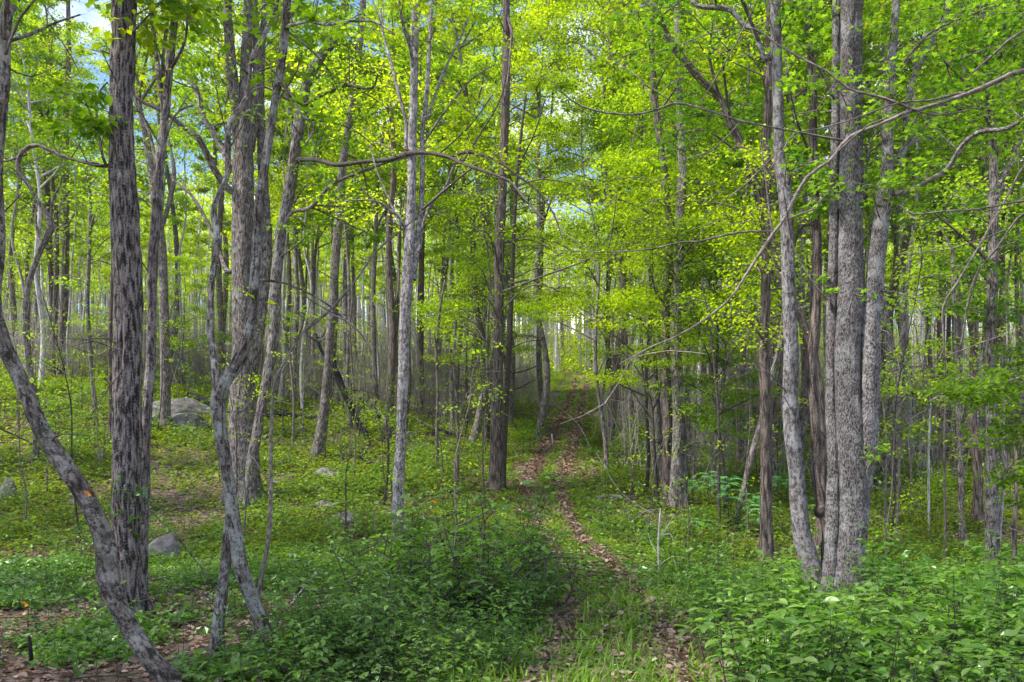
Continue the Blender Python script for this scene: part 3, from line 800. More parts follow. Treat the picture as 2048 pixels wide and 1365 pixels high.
tree('thin upright sapling among the twiggy growth midway between the pale and reddish trunks', 'bark_grey',
     [(905, 870, 9), (904, 800, 9), (902, 730, 8), (900, 650, 8), (903, 560, 7), (905, 480, 5)], crown=[(860, 470, 960, 650, 8, 1., 90)], leaf='leaf_fine', lsize=.13, name='sapling', cat='sapling')
tree('spindly brown sapling standing among the bushes midway between the pale and reddish trunks', 'bark_brown',
     [(913, 996, 8), (914, 940, 7), (916, 870, 6), (913, 800, 6), (908, 730, 5), (912, 640, 4)], crown=[(885, 620, 945, 720, 4, .6, 60)], leaf='leaf_mid', lsize=.1, name='sapling', cat='sapling')
tree('crooked thin sapling beside the pale smooth-barked tree on its track side', 'bark_grey',
     [(875, 936, 7), (874, 860, 6), (876, 780, 6), (873, 700, 6), (880, 620, 5), (890, 560, 4)], crown=[(850, 540, 910, 700, 5, .7, 70)], leaf='leaf_fine', lsize=.11, name='sapling', cat='sapling')

# ---------------------------------------------------------------- beyond the track
tree('pair-wise grouped grey tree beyond the log, slimmer of two close together', 'bark_brown',
     [(1334, 1012, 21), (1334, 920, 19), (1334, 819, 18), (1331, 716, 17), (1334, 600, 15), (1340, 480, 14), (1330, 360, 12), (1315, 240, 12), (1306, 130, 11), (1302, 20, 10), (1300, -60, 9)],
     crown=[(1220, -60, 1420, 140, 14, 1.5, 130), (1230, 260, 1380, 420, 8, 1.4, 110)], leaf='leaf_sun', lsize=.15)
tree('pale twin-stemmed tree beyond the log, with a light grey foot', 'bark_grey',
     [(1351, 1022, 26), (1353, 950, 22), (1356, 860, 21), (1354, 768, 20), (1353, 665, 20), (1357, 560, 18), (1358, 460, 18), (1364, 350, 17), (1360, 240, 15), (1356, 120, 13), (1352, -50, 12)],
     stems=[[(1366, 930, 18), (1364, 870, 16), (1358, 800, 12)]],
     crown=[(1260, 330, 1500, 560, 26, 1.3, 130), (1290, 560, 1460, 700, 12, 1.1, 110)], leaf='leaf_fine', lsize=.10)
tree('dark forked sapling standing alone between the track and the log', 'bark_dark',
     [(1316, 1009, 7), (1312, 950, 7), (1308, 896, 6), (1304, 819, 6), (1298, 790, 5), (1289, 766, 4), (1284, 730, 3), (1288, 700, 3)], top=False,
     limbs=[dict(p=[(1305, 815, 5), (1316, 795, 4), (1322, 770, 3), (1326, 730, 2), (1340, 690, 2)], dz=-.3), dict(p=[(1290, 768, 3), (1270, 730, 2), (1235, 690, 2), (1200, 640, 2)], dz=.5)],
     crown=[(1250, 640, 1400, 780, 8, .6, 70)], leaf='leaf_fine', lsize=.08, flare=.1, name='sapling', cat='sapling')
tree('slanting slender tree that crosses behind the straight brown trunk near the stout clump', 'bark_grey',
     [(1471, 1062, 12), (1486, 983, 11), (1502, 911, 11), (1522, 844, 11), (1543, 752, 10), (1556, 700, 9), (1566, 640, 8), (1570, 560, 6)], crown=[(1510, 500, 1620, 640, 6, .9, 100)], leaf='leaf_mid', lsize=.11)
tree('straight brown trunk standing by itself just before the stout grey clump', 'bark_brown',
     [(1534, 1146, 30), (1533, 1080, 25), (1533, 973, 24), (1531, 819, 23), (1529, 690, 21), (1531, 580, 19), (1533, 462, 18), (1536, 308, 16), (1538, 154, 15), (1540, 20, 14), (1541, -60, 13)],
     crown=[(1420, -60, 1600, 120, 12, .8, 80), (1400, 300, 1530, 560, 18, .8, 100), (1430, 560, 1560, 700, 8, .7, 90)], leaf='leaf_fine', lsize=.08, seg=20)

tree('smooth silvery bent trunk on the track side of the stout grey clump', 'bark_smooth',
     [(1632, 1192, 40), (1627, 1160, 38), (1618, 1115, 36), (1605, 1070, 33), (1598, 1000, 31), (1594, 947, 29), (1585, 880, 31), (1581, 800, 30), (1582, 700, 28), (1580, 615, 26), (1575, 513, 25), (1572, 430, 25), (1568, 370, 28), (1561, 310, 24), (1556, 205, 22), (1553, 103, 21), (1549, 0, 21), (1547, -70, 20)],
     limbs=[dict(p=[(1540, 100, 12), (1517, 67, 11), (1486, 41, 11), (1451, 18, 10), (1404, 0, 9), (1370, -30, 8)], dz=1), dict(p=[(1572, 350, 5), (1600, 335, 3), (1610, 330, 3)])],
     crown=[(1380, -120, 1640, 40, 10, .6, 60), (1540, 280, 1640, 350, 4, .35, 30)], leaf='leaf_oak', lsize=.11, tpl=LEAF_LOBED, seg=24, flare=.2)

tree('dark leaning tree that slants up across the view from behind the silvery bent trunk', 'bark_brown',
     [(1639, 1104, 22), (1641, 1010, 19), (1643, 921, 18), (1641, 830, 17), (1634, 740, 16), (1612, 660, 16), (1590, 610, 16), (1573, 575, 16), (1558, 530, 17), (1545, 480, 17), (1527, 420, 19), (1507, 359, 17), (1486, 303, 16), (1466, 256, 15), (1448, 215, 14), (1433, 185, 13), (1404, 164, 13), (1369, 125, 13), (1348, 97, 13), (1331, 62, 12), (1316, 31, 11), (1290, -5, 10), (1270, -60, 9)],
     limbs=[dict(p=[(1527, 420, 7), (1545, 370, 6), (1548, 320, 5), (1530, 270, 4)], dz=1), dict(p=[(1440, 200, 6), (1420, 120, 5), (1425, 50, 4)], dz=-1)],
     crown=[(1260, -80, 1480, 120, 14, .9, 90), (1340, 150, 1500, 330, 10, .8, 90)], leaf='leaf_oak', lsize=.12, tpl=LEAF_LOBED, d=19, lump=.1)

tree('brown bark tree with a bulging pale knob low down, inside the stout grey clump', 'bark_brown',
     [(1662, 1192, 30), (1658, 1130, 27), (1655, 1060, 24), (1650, 1022, 26), (1640, 985, 24), (1634, 940, 22), (1633, 900, 20), (1627, 830, 21), (1622, 740, 21), (1626, 680, 22), (1632, 600, 20), (1634, 513, 19), (1630, 410, 17), (1627, 308, 16), (1624, 205, 15), (1620, 100, 14), (1616, 0, 13), (1614, -60, 12)],
     limbs=[dict(p=[(1600, 450, 6), (1590, 500, 6), (1585, 560, 5)], dz=.4), dict(p=[(1622, 320, 5), (1600, 250, 4), (1580, 180, 3)], dz=-.6)],
     crown=[(1580, -60, 1700, 130, 8, .5, 55), (1600, 290, 1700, 420, 5, .4, 36)], leaf='leaf_oak', lsize=.12, tpl=LEAF_LOBED, seg=20, knots=[(1634, 1022, .13), (1662, 1008, .09)])

tree('stoutest speckled grey trunk with two fused companions, heart of the clump by the bushes', 'bark_speck',
     [(1696, 1205, 62), (1698, 1150, 55), (1701, 1075, 53), (1706, 1000, 58), (1705, 930, 60), (1701, 870, 56), (1697, 793, 53), (1696, 700, 51), (1700, 620, 48), (1702, 520, 46), (1703, 410, 45), (1703, 300, 43), (1703, 180, 42), (1703, 60, 41), (1702, -70, 40)],
     stems=[[(1662, 1200, 30), (1664, 1120, 26), (1666, 1030, 26), (1667, 940, 24), (1665, 820, 23), (1663, 700, 22), (1666, 600, 21), (1668, 480, 20), (1670, 360, 19), (1670, 240, 18), (1672, 120, 16), (1673, -50, 15)],
            [(1712, 1080, 30), (1722, 1000, 34), (1730, 920, 38), (1735, 830, 38), (1740, 730, 36), (1744, 650, 34), (1756, 513, 31), (1767, 400, 28), (1775, 330, 23), (1779, 250, 20), (1783, 150, 17), (1790, 50, 14), (1794, -50, 12)]],
     limbs=[dict(p=[(1790, 400, 13), (1812, 375, 11), (1861, 354, 10), (1902, 323, 10), (1927, 292, 9), (1974, 267, 9), (2015, 246, 8), (2060, 228, 8)], dz=-1.5),
            dict(p=[(1782, 320, 12), (1799, 285, 11), (1812, 200, 12), (1833, 128, 13), (1861, 72, 12), (1886, 31, 12), (1905, -20, 11)], dz=1),
            dict(p=[(1790, 300, 9), (1820, 270, 9), (1850, 245, 9), (1881, 212, 8), (1927, 190, 7)], dz=.8), dict(p=[(1725, 420, 4), (1740, 300, 3), (1755, 260, 3)], dz=-.5)],
     crown=[(1590, 60, 1760, 430, 17, .42, 34), (1700, 60, 1860, 420, 14, .5, 40), (1620, 520, 1720, 600, 3, .3, 24), (1650, -140, 2000, 80, 16, .8, 60), (1800, 160, 2010, 360, 12, .6, 50), (1745, 885, 1800, 930, 2, .25, 24)],
     leaf='leaf_oak', lsize=.105, tpl=LEAF_LOBED, flare=.42, seg=30, lump=.05)

tree('reddish leaning trunk slanting up behind the stout clump toward the open wood', 'bark_brown',
     [(1752, 745, 14), (1769, 667, 14), (1784, 590, 14), (1804, 513, 13), (1825, 436, 13), (1840, 374, 12), (1853, 318, 12), (1872, 240, 11), (1890, 160, 11), (1915, 60, 10), (1935, -50, 9)],
     crown=[(1800, 0, 1990, 280, 16, 1.5, 110)], leaf='leaf_mid', lsize=.17, d=36)
tree('slender white-barked tree standing in the open wood beyond the stout clump', 'bark_pale',
     [(1822, 905, 11), (1822, 870, 10), (1817, 793, 9), (1814, 700, 9), (1812, 615, 9), (1807, 513, 8), (1802, 426, 7), (1800, 350, 5), (1803, 270, 4)],
     crown=[(1750, 240, 1860, 400, 7, 1.4, 110)], leaf='leaf_mid', lsize=.16)
tree('tall grey trunk beyond the bushes with a pale streak at its foot', 'bark_grey',
     [(1986, 1162, 32), (1985, 1110, 26), (1984, 1024, 23), (1984, 900, 22), (1983, 780, 21), (1981, 667, 19), (1984, 560, 18), (1988, 430, 17), (1989, 287, 15), (1980, 180, 13), (1968, 80, 12), (1960, -50, 11)],
     limbs=[dict(p=[(1992, 400, 10), (2010, 350, 9), (2035, 300, 8), (2060, 240, 7)], dz=1), dict(p=[(1982, 180, 7), (2005, 90, 6), (2018, 20, 5), (2022, -40, 4)], dz=-1)],
     crown=[(1880, -60, 2080, 200, 22, 1., 100), (1860, 420, 2060, 640, 16, .8, 90)], leaf='leaf_oak', lsize=.12)
tree('thin white sapling leaning against the tall grey trunk beyond the bushes', 'bark_pale',
     [(1993, 1160, 7), (1997, 1080, 6), (2002, 973, 6), (2006, 870, 5), (2008, 790, 4), (2004, 700, 3)], crown=[(1975, 680, 2040, 760, 3, .4, 60)], leaf='leaf_mid', lsize=.09, name='sapling', cat='sapling', top=False, flare=.1)
tree('slim straight trunk in the open wood, midway from the stout clump to the photo edge', 'bark_grey',
     [(1926, 1085, 13), (1923, 1020, 11), (1919, 930, 10), (1915, 819, 9), (1911, 700, 9), (1908, 600, 8), (1905, 500, 6)], crown=[(1850, 480, 1970, 680, 10, .9, 100)], leaf='leaf_mid', lsize=.11)
tree('dark crooked trunk between the slim straight trunk and the tall grey one', 'bark_brown',
     [(1953, 1055, 22), (1955, 1000, 18), (1954, 930, 17), (1947, 850, 16), (1946, 760, 15), (1948, 665, 15), (1944, 560, 13), (1937, 460, 11), (1926, 400, 8)],
     limbs=[dict(p=[(1946, 640, 7), (1925, 560, 6), (1895, 480, 5), (1870, 440, 4)], dz=1)], crown=[(1840, 360, 2000, 620, 16, 1., 110)], leaf='leaf_mid', lsize=.12)
tree('brown trunk far back in the open wood standing at the top of the bank', 'bark_brown',
     [(1879, 920, 19), (1882, 850, 17), (1884, 767, 16), (1881, 665, 15), (1884, 560, 13), (1878, 450, 12), (1885, 340, 10)], crown=[(1800, 330, 1960, 600, 14, 1.5, 100)], leaf='leaf_mid', lsize=.16)
tree('thin dark sapling standing against the photo edge beyond the bushes', 'bark_brown',
     [(2027, 1150, 10), (2030, 1060, 9), (2032, 973, 8), (2036, 880, 7), (2040, 780, 6)], crown=[(2000, 660, 2060, 800, 4, .5, 70)], leaf='leaf_mid', lsize=.1, name='sapling', cat='sapling', flare=.1)
for i, (pts, lab) in enumerate([
        ([(1858, 1078, 5), (1858, 1000, 5), (1857, 900, 4), (1862, 800, 4)], 'pale needle-thin sapling in the open wood, second from the stout clump'),
        ([(1889, 1138, 6), (1890, 1050, 5), (1888, 960, 5), (1889, 870, 5), (1893, 780, 4), (1888, 690, 3)], 'whitish mottled thin sapling in the open wood next to the slim straight trunk'),
        ([(1792, 1088, 6), (1796, 1000, 5), (1799, 900, 5), (1795, 800, 5), (1788, 700, 4)], 'thin grey sapling leaning slightly, just past the stout clump'),
        ([(1771, 1098, 5), (1771, 1000, 5), (1772, 900, 4), (1769, 819, 4)], 'thin upright sapling close against the edge of the stout clump'),
        ([(1824, 1046, 4), (1822, 960, 4), (1815, 860, 4), (1808, 780, 3)], 'short slanted sapling in front of the slender white-barked tree'),
        ([(1440, 1075, 6), (1438, 960, 6), (1436, 850, 5), (1430, 750, 5), (1420, 650, 4), (1402, 560, 3)], 'dark thin sapling standing among the pale pinnate plants'),
        ([(1425, 1010, 4), (1424, 900, 4), (1440, 800, 4), (1455, 700, 3)], 'thin sapling rising from the thicket past the pale pinnate plants'),
        ([(1475, 960, 6), (1480, 860, 5), (1490, 760, 5), (1500, 660, 4), (1505, 560, 3)], 'slim grey sapling set back between the pinnate plants and the brown trunk'),
        ([(1318, 1148, 4), (1316, 1090, 3.5), (1321, 1018, 2.5)], 'bare white dead stem upright in low greenery beside the track'),
        ([(100, 720, 6), (88, 620, 6), (82, 520, 5), (85, 420, 4)], 'pale thin sapling near the two dark poles on the upper slope'),
        ([(768, 1010, 6), (775, 960, 5), (777, 900, 5), (772, 840, 4)], 'dark thin sapling at the foot of the pale smooth-barked tree'),
        ([(712, 860, 6), (706, 760, 5), (700, 660, 4), (704, 600, 3)], 'thin brown sapling beside the charred snag'),
        ([(585, 900, 5), (588, 800, 5), (580, 700, 4), (586, 600, 3)], 'thin grey sapling uphill between the slanting tree and the swollen-foot tree')]):
    dead = 'dead' in lab
    x, y, w = pts[-1]
    tree(lab, 'bark_pale' if (lab.startswith(('white', 'pale')) or 'bare white' in lab) else 'bark_dark' if lab.startswith('dark') else 'bark_twig', pts, crown=() if dead else [(x - 45, y - 40, x + 45, y + 90, 4, .55, 60)], leaf='leaf_mid', lsize=.09,
         name='sapling', cat='dead stem' if dead else 'sapling', top=False, flare=.1, seg=8, seed=50 + i)

# the tree just out of view whose boughs hang into it
LIMB = lambda *p, dz=0.: dict(p=list(p), dz=dz, bark='bark_twig')
tree('long bare boughs reaching in across the stout clump from a tree outside the view', 'bark_grey',
     [(2290, 1330, 70), (2288, 1100, 62), (2285, 800, 58), (2282, 500, 54), (2278, 200, 48), (2276, -60, 42), (2268, -600, 34), (2275, -1200, 22), (2262, -1900, 8)], d=7.0, top=False,
     limbs=[LIMB((2270, 100, 17.6), (2150, 128, 13.6), (2048, 149, 9.6), (1989, 162, 8.8), (1922, 181, 8), (1861, 205, 8), (1810, 226, 8), (1758, 251, 7.2), (1707, 282, 7.2), (1656, 323, 6.4), (1615, 369, 6.4), (1569, 436, 6.4), (1543, 472, 6.4), (1502, 533, 5.6), (1461, 600, 4.8), (1399, 646, 4), (1345, 674, 4), (1300, 695, 3.2), (1240, 728, 2.4)),
            LIMB((1814, 222, 5.6), (1758, 197, 4.8), (1707, 174, 4.8), (1656, 144, 4), (1604, 113, 4), (1553, 82, 4), (1507, 56, 3.2), (1440, 64, 2.4), (1360, 90, 2.4), dz=.3),
            LIMB((1700, 284, 4.8), (1630, 269, 4), (1553, 259, 4), (1476, 246, 4), (1399, 221, 4), (1347, 210, 4), (1311, 221, 4), (1259, 228, 4), (1193, 221, 4), (1142, 195, 3.2), (1106, 169, 2.4), (1070, 146, 1.6), dz=.4),
            LIMB((1922, 181, 4.8), (1860, 202, 4), (1798, 203, 3.2), (1707, 236, 3.2), (1640, 255, 3.2), (1590, 268, 2.4), (1560, 300, 2.4), (1525, 360, 1.6), dz=-.4),
            LIMB((1548, 460, 4.8), (1476, 464, 4), (1399, 477, 4), (1367, 482, 3.2), (1295, 497, 3.2), (1193, 505, 2.4), (1116, 500, 1.6), dz=.3),
            LIMB((1369, 482, 2.4), (1358, 510, 2.4), (1366, 535, 1.6)), LIMB((1797, 232, 3.2), (1770, 245, 2.4), (1768, 265, 1.6)), LIMB((1568, 440, 3.2), (1590, 500, 3.2), (1620, 570, 2.4), (1660, 598, 2.4), (1684, 596, 1.6), dz=-.2),
            LIMB((1461, 600, 2.4), (1470, 660, 1.6), (1462, 720, 1.6), dz=.1), LIMB((1311, 221, 2.4), (1285, 160, 2.4), (1240, 130, 1.6), dz=.2)],
     crown=[(2050, -1900, 2500, -500, 40, .8, 90)], leaf='leaf_oak')
tree('drooping dark beech-like sprays of fine leaves hanging in from a tree outside the view', 'bark_grey',
     [(2250, 1330, 46), (2248, 1100, 42), (2246, 900, 40), (2244, 600, 36), (2240, 300, 32), (2236, -40, 28), (2232, -500, 22), (2240, -1000, 14), (2236, -1500, 5)], d=8.0, top=False,
     limbs=[LIMB((2240, 420, 8), (2120, 415, 5), (2048, 408, 4), (1963, 418, 4), (1886, 420, 4), (1828, 428, 3), (1800, 410, 2), dz=-.3), LIMB((2236, 500, 7), (2100, 470, 5), (2048, 431, 5), (1989, 497, 4), (1953, 544, 4), (1937, 600, 4), (1933, 650, 4), (1920, 700, 3), dz=.4),
            LIMB((2240, 250, 6), (2100, 290, 5), (2048, 330, 4), (2015, 390, 4), (1963, 487, 4), (1912, 564, 4), (1890, 625, 4), (1886, 700, 3), (1870, 730, 2), dz=.2), LIMB((2238, 700, 8), (2120, 740, 6), (2040, 760, 5), (1960, 780, 4), (1900, 800, 3), dz=-.2),
            LIMB((2240, 860, 7), (2120, 900, 5), (2050, 930, 4), (2000, 960, 3), dz=.2), LIMB((2240, 40, 8), (2140, 30, 6), (2040, 60, 5), (1980, 120, 4), (1940, 150, 3), dz=.3)],
     crown=[(1890, 770, 2000, 810, 9, .3, 70), (1970, 745, 2130, 840, 14, .33, 70), (1960, 850, 2120, 890, 8, .3, 70), (2000, 920, 2110, 1010, 8, .25, 60), (2010, 40, 2120, 300, 9, .35, 40), (2040, -1500, 2440, -400, 34, .7, 110)], leaf='leaf_beech', lsize=.058)
# ------------------------------------------------------------------ kinds of tree for the wood behind
def proto(name, parts):
    """parts: [(part name, MB, materials)]; the empty comes later by dup()"""
    r = bpy.data.objects.new(name, None); COL.objects.link(r)
    KIDS[r.name] = [mb.build(pn, mats, r) for pn, mb, mats in parts]
    return r


PROTOS = []


def wood_tree(seed, H, r0, cb, cr, nl, lsize, bark, leaf, lean=.02, nlimb=16, flat=.35, name='tree'):
    rng = np.random.default_rng(seed)
    tm = MB(); lm = MB()
    k = 7
    pts = []
    ox = oy = 0; a = rng.random() * 6.28
    for i in range(k + 1):
        t = i / k
        pts.append([ox, oy, -.3 + t * (H + .3), r0 * (1 - .82 * t ** 1.1)])
        ox += rng.normal(0, .012 * H) + lean * H / k * math.cos(a); oy += rng.normal(0, .012 * H) + lean * H / k * math.sin(a)
    c, r = tube(tm, pts, 10, .6, 0, rng, .05, .3)
    ps = []
    for j in range(nlimb):
        t = cb + (1 - cb) * ((j + rng.random()) / nlimb) ** .9
        i = min(len(c) - 1, int(t * len(c)))
        a = j * 2.4 + rng.normal(0, .5)
        up = .35 + .9 * t * rng.random()
        L = cr * (.55 + .6 * rng.random()) * (1 - .55 * max(0, (t - cb) / (1 - cb)) ** 1.6)
        d = unit([math.cos(a), math.sin(a), up])
        e = c[i] + d * L
        m = c[i] + d * L * .5 + np.array([0, 0, .06 * L]) + rng.normal(0, .05 * L, 3)
        tube(tm, [[*c[i], min(r[i] * .65, .075)], [*m, min(r[i] * .45, .045)], [*e, .010]], 5, .7, 0, rng, 0, cap=False)
        for q in range(4):
            s = m + (e - m) * (rng.random() * 1.05)
            b = rng.random() * 6.28
            e2 = s + np.array([math.cos(b), math.sin(b), rng.normal(.15, .3)]) * L * (.25 + .3 * rng.random())
            tube(tm, [[*s, .012], [*((s + e2) / 2 + rng.normal(0, .05, 3)), .008], [*e2, .003]], 3, 9, 0, rng, 0, cap=False)
            n = int(nl / nlimb / 4)
            tt = rng.random(n) ** .8
            ps.append(s + (e2 - s) * (.2 + tt[:, None]) + rng.normal(0, .17 * L ** .7, (n, 3)) * [1, 1, flat])
    rand_leaves(lm, np.vstack(ps), lsize, rng, LEAF_LO, 0, -.3, .45)
    return proto(name, [('trunk', tm, M[bark]), ('crown', lm, M[leaf])])


TALL = [wood_tree(201, 23, .17, .47, 3.3, 11500, .145, 'bark_grey', 'leaf_sun', nlimb=22), wood_tree(202, 25, .19, .50, 3.5, 12500, .15, 'bark_brown', 'leaf_sun', .03, 22),
        wood_tree(203, 22, .14, .45, 3.0, 10500, .14, 'bark_pale', 'leaf_mid', .04, 22), wood_tree(204, 26, .20, .52, 3.6, 13000, .15, 'bark_grey', 'leaf_sun', .02, 24),
        wood_tree(205, 21, .15, .44, 3.1, 10500, .14, 'bark_grey', 'leaf_mid', .05, 22)]
POLE = [wood_tree(211, 16, .085, .5, 1.6, 2400, .16, 'bark_pale', 'leaf_mid', .05, 12), wood_tree(212, 18, .10, .45, 1.8, 3000, .17, 'bark_pale', 'leaf_sun', .03, 13),
        wood_tree(213, 14, .07, .45, 1.4, 2000, .15, 'bark_pale', 'leaf_sun', .07, 11), wood_tree(214, 19, .11, .5, 1.9, 3200, .17, 'bark_grey', 'leaf_mid', .02, 13),
        wood_tree(217, 17, .075, .62, 1.5, 1500, .15, 'bark_pale', 'leaf_mid', .05, 10)]
UNDER = [wood_tree(221, 9, .06, .28, 2.4, 12500, .08, 'bark_dark', 'leaf_fine', .06, 16, .13), wood_tree(222, 11, .07, .3, 2.7, 15500, .08, 'bark_grey', 'leaf_fine', .05, 18, .13),
         wood_tree(223, 7, .05, .25, 1.9, 5200, .11, 'bark_brown', 'leaf_mid', .08, 13, .25)]


def young(seed, H, nl, bark, leaf):
    rng = np.random.default_rng(seed)
    tm = MB(); lm = MB(); a = rng.random() * 6.28
    pts = [[0, 0, -.15, .026]]
    for k in range(1, 7):
        t = k / 6
        pts.append([math.cos(a) * .9 * t ** 2.2 * H * .16 + rng.normal(0, .05), math.sin(a) * .9 * t ** 2.2 * H * .16 + rng.normal(0, .05), H * t * (1 - .06 * t), .024 * (1 - .8 * t)])
    c, r = tube(tm, pts, 6, .3, 0, rng, .05)
    ps = []
    for q in range(9):
        i = rng.integers(len(c) // 4, len(c)); b = rng.random() * 6.28; L = .4 + .9 * rng.random()
        e = c[i] + np.array([math.cos(b), math.sin(b), rng.normal(.4, .4)]) * L
        m = (c[i] + e) / 2 + rng.normal(0, .08, 3)
        tube(tm, [[*c[i], min(.010, r[i] * .6)], [*m, .006], [*e, .002]], 4, .3, 0, rng, 0, cap=False)
        for w in range(2):
            e2 = m + unit(rng.normal(0, 1, 3) + [0, 0, .3]) * L * .5
            tube(tm, [[*m, .004], [*e2, .0015]], 3, 9, 0, rng, 0, cap=False)
            ps.append(e2 + rng.normal(0, .13, (nl // 18, 3)) * [1, 1, .4])
    rand_leaves(lm, np.vstack(ps), .085, rng, LEAF_LO, 0, -.25, .4)
    return proto('sapling', [('stem', tm, M[bark]), ('crown', lm, M[leaf])])


YOUNG = [young(281, 4.5, 220, 'bark_twig', 'leaf_mid'), young(282, 6.0, 280, 'bark_dark', 'leaf_fine'), young(283, 3.2, 180, 'bark_brown', 'leaf_mid'), young(284, 7.0, 200, 'bark_grey', 'leaf_fine')]


def thicket(seed, w, h, n, leafy, mat='thicket'):
    rng = np.random.default_rng(seed)
    tm = MB(); lm = MB(); ps = []
    for j in range(n):
        a = rng.random() * 6.28; rr = w * rng.random() ** .5
        s = np.array([math.cos(a) * rr, math.sin(a) * rr, -.1])
        e = s + np.array([rng.normal(0, .7), rng.normal(0, .7), h * (.5 + .7 * rng.random())])
        m = (s + e) / 2 + rng.normal(0, .22, 3)
        tube(tm, [[*s, .022], [*m, .016], [*e, .006]], 3, .8, 0, rng, 0, cap=False)
        for q in range(5):
            t = .3 + .7 * rng.random(); p = s + (e - s) * t
            e2 = p + unit(rng.normal(0, 1, 3) + [0, 0, .5]) * (.3 + .7 * rng.random())
            tube(tm, [[*p, .010], [*((p + e2) / 2 + rng.normal(0, .08, 3)), .007], [*e2, .004]], 3, 9, 0, rng, 0, cap=False)
            if rng.random() < leafy:
                ps.append(e2 + rng.normal(0, .12, (5, 3)))
    rand_leaves(lm, np.vstack(ps), .10, rng, LEAF_LO, 0, -.3, .5)
    return proto('thicket_shrub', [('branches', tm, M[mat]), ('foliage', lm, M['leaf_hill'])])


TANGLE = [thicket(235, .6, 1.0, 14, .25, 'thicket_dark'), thicket(236, .7, 1.2, 12, .15, 'thicket_dark')]
THICK = [thicket(231, 1.3, 3.2, 30, .2), thicket(232, 1.6, 4.4, 34, .14), thicket(233, 1.2, 2.4, 28, .4)]


def bush(seed, w, h, n, nl, lsize, leaf, name='bush'):
    rng = np.random.default_rng(seed)
    tm = MB(); lm = MB(); ps = []
    for j in range(n):
        a = rng.random() * 6.28; rr = w * .45 * rng.random() ** .5
        s = np.array([math.cos(a) * rr, math.sin(a) * rr, -.1])
        e = np.array([s[0] * 2 + rng.normal(0, .15), s[1] * 2 + rng.normal(0, .15), h * (.45 + .6 * rng.random())])
        m = (s + e) / 2 + rng.normal(0, .06, 3)
        tube(tm, [[*s, .009], [*m, .007], [*e, .003]], 3, .5, 0, rng, 0, cap=False)
        t = rng.random(nl // n) ** .6
        ps.append(s + (e - s) * t[:, None] * 1.05 + rng.normal(0, .15 * w, (nl // n, 3)) * [1, 1, .5])
    rand_leaves(lm, np.vstack(ps), lsize, rng, LEAF_LO, 0, -.15, .4)
    return proto(name, [('stems', tm, M['bark_dark']), ('foliage', lm, M[leaf])])


BUSH = [bush(241, 1.0, 1.0, 14, 700, .10, 'leaf_hill'), bush(242, 1.4, 1.4, 18, 1000, .11, 'leaf_hill'), bush(243, .9, .8, 12, 560, .095, 'leaf_mid'), bush(244, 1.2, 1.8, 16, 900, .10, 'leaf_mid')]


def leafy_shrub(seed, h, n, ls, leaf, pairs=6):
    """upright stems with opposite broad leaves held level, close enough to see each leaf's fold"""
    rng = np.random.default_rng(seed)
    tm = MB(); lm = MB()
    for j in range(n):
        a = rng.random() * 6.28; rr = .32 * rng.random() ** .5
        s = np.array([math.cos(a) * rr, math.sin(a) * rr, -.08])
        e = np.array([s[0] * 1.9 + rng.normal(0, .07), s[1] * 1.9 + rng.normal(0, .07), h * (.55 + .5 * rng.random())])
        pts = [[*s, .006], [*((s + e) / 2 + rng.normal(0, .03, 3)), .005], [*e, .0025]]
        c, r = tube(tm, pts, 5, .1, 0, rng, 0)
        a0 = rng.random() * 3.14
        for k in range(pairs):
            t = .30 + .70 * (k + .5) / pairs
            i = min(len(c) - 1, int(t * len(c)))
            for sgn in (0, math.pi):
                az = a0 + sgn + k * 1.57 + rng.normal(0, .25)
                L = ls * (.6 + .7 * rng.random()) * (1.1 - .3 * t)
                p0 = c[i] + np.array([math.cos(az), math.sin(az), .3]) * .03
                tw = rng.random() < .55
                if tw:   # short side shoot that carries three leaves
                    p1 = c[i] + np.array([math.cos(az), math.sin(az), .45]) * (.10 + .16 * rng.random())
                    tube(tm, [[*c[i], .003], [*p1, .0018]], 3, 9, 0, rng, 0, cap=False)
                    pp = np.array([p1, p1, (p1 + c[i]) / 2]); zz = np.array([az - .9, az + .8, az + rng.normal(0, .8)])
                    leaves(lm, pp, L * (.75 + .4 * rng.random(3)), zz, rng.normal(-.08, .22, 3), rng.normal(0, .25, 3), LEAF_HI)
                else:
                    leaves(lm, p0[None], [L], np.array([az]), rng.normal(-.05, .22, 1), rng.normal(0, .25, 1), LEAF_HI)
        leaves(lm, np.array([c[-1]] * 2), ls * .6, np.array([a0, a0 + 3.1]), np.array([.3, .25]), np.zeros(2), LEAF_HI)
    return proto('leafy_shrub', [('stems', tm, M['bark_dark']), ('foliage', lm, M[leaf])])


BIG = [leafy_shrub(251, .95, 6, .15, 'leaf_shrub'), leafy_shrub(252, .75, 7, .135, 'leaf_shrub'), leafy_shrub(253, 1.15, 5, .16, 'leaf_shrub', 7), leafy_shrub(254, .65, 7, .125, 'leaf_shrub', 5)]
COOL = [leafy_shrub(261, .85, 8, .115, 'leaf_shrub', 7), leafy_shrub(262, 1.15, 7, .12, 'leaf_cool', 8), leafy_shrub(263, .6, 8, .095, 'leaf_shrub', 6), leafy_shrub(264, .95, 7, .12, 'leaf_shrub', 7), leafy_shrub(265, .45, 9, .09, 'leaf_cool', 4)]


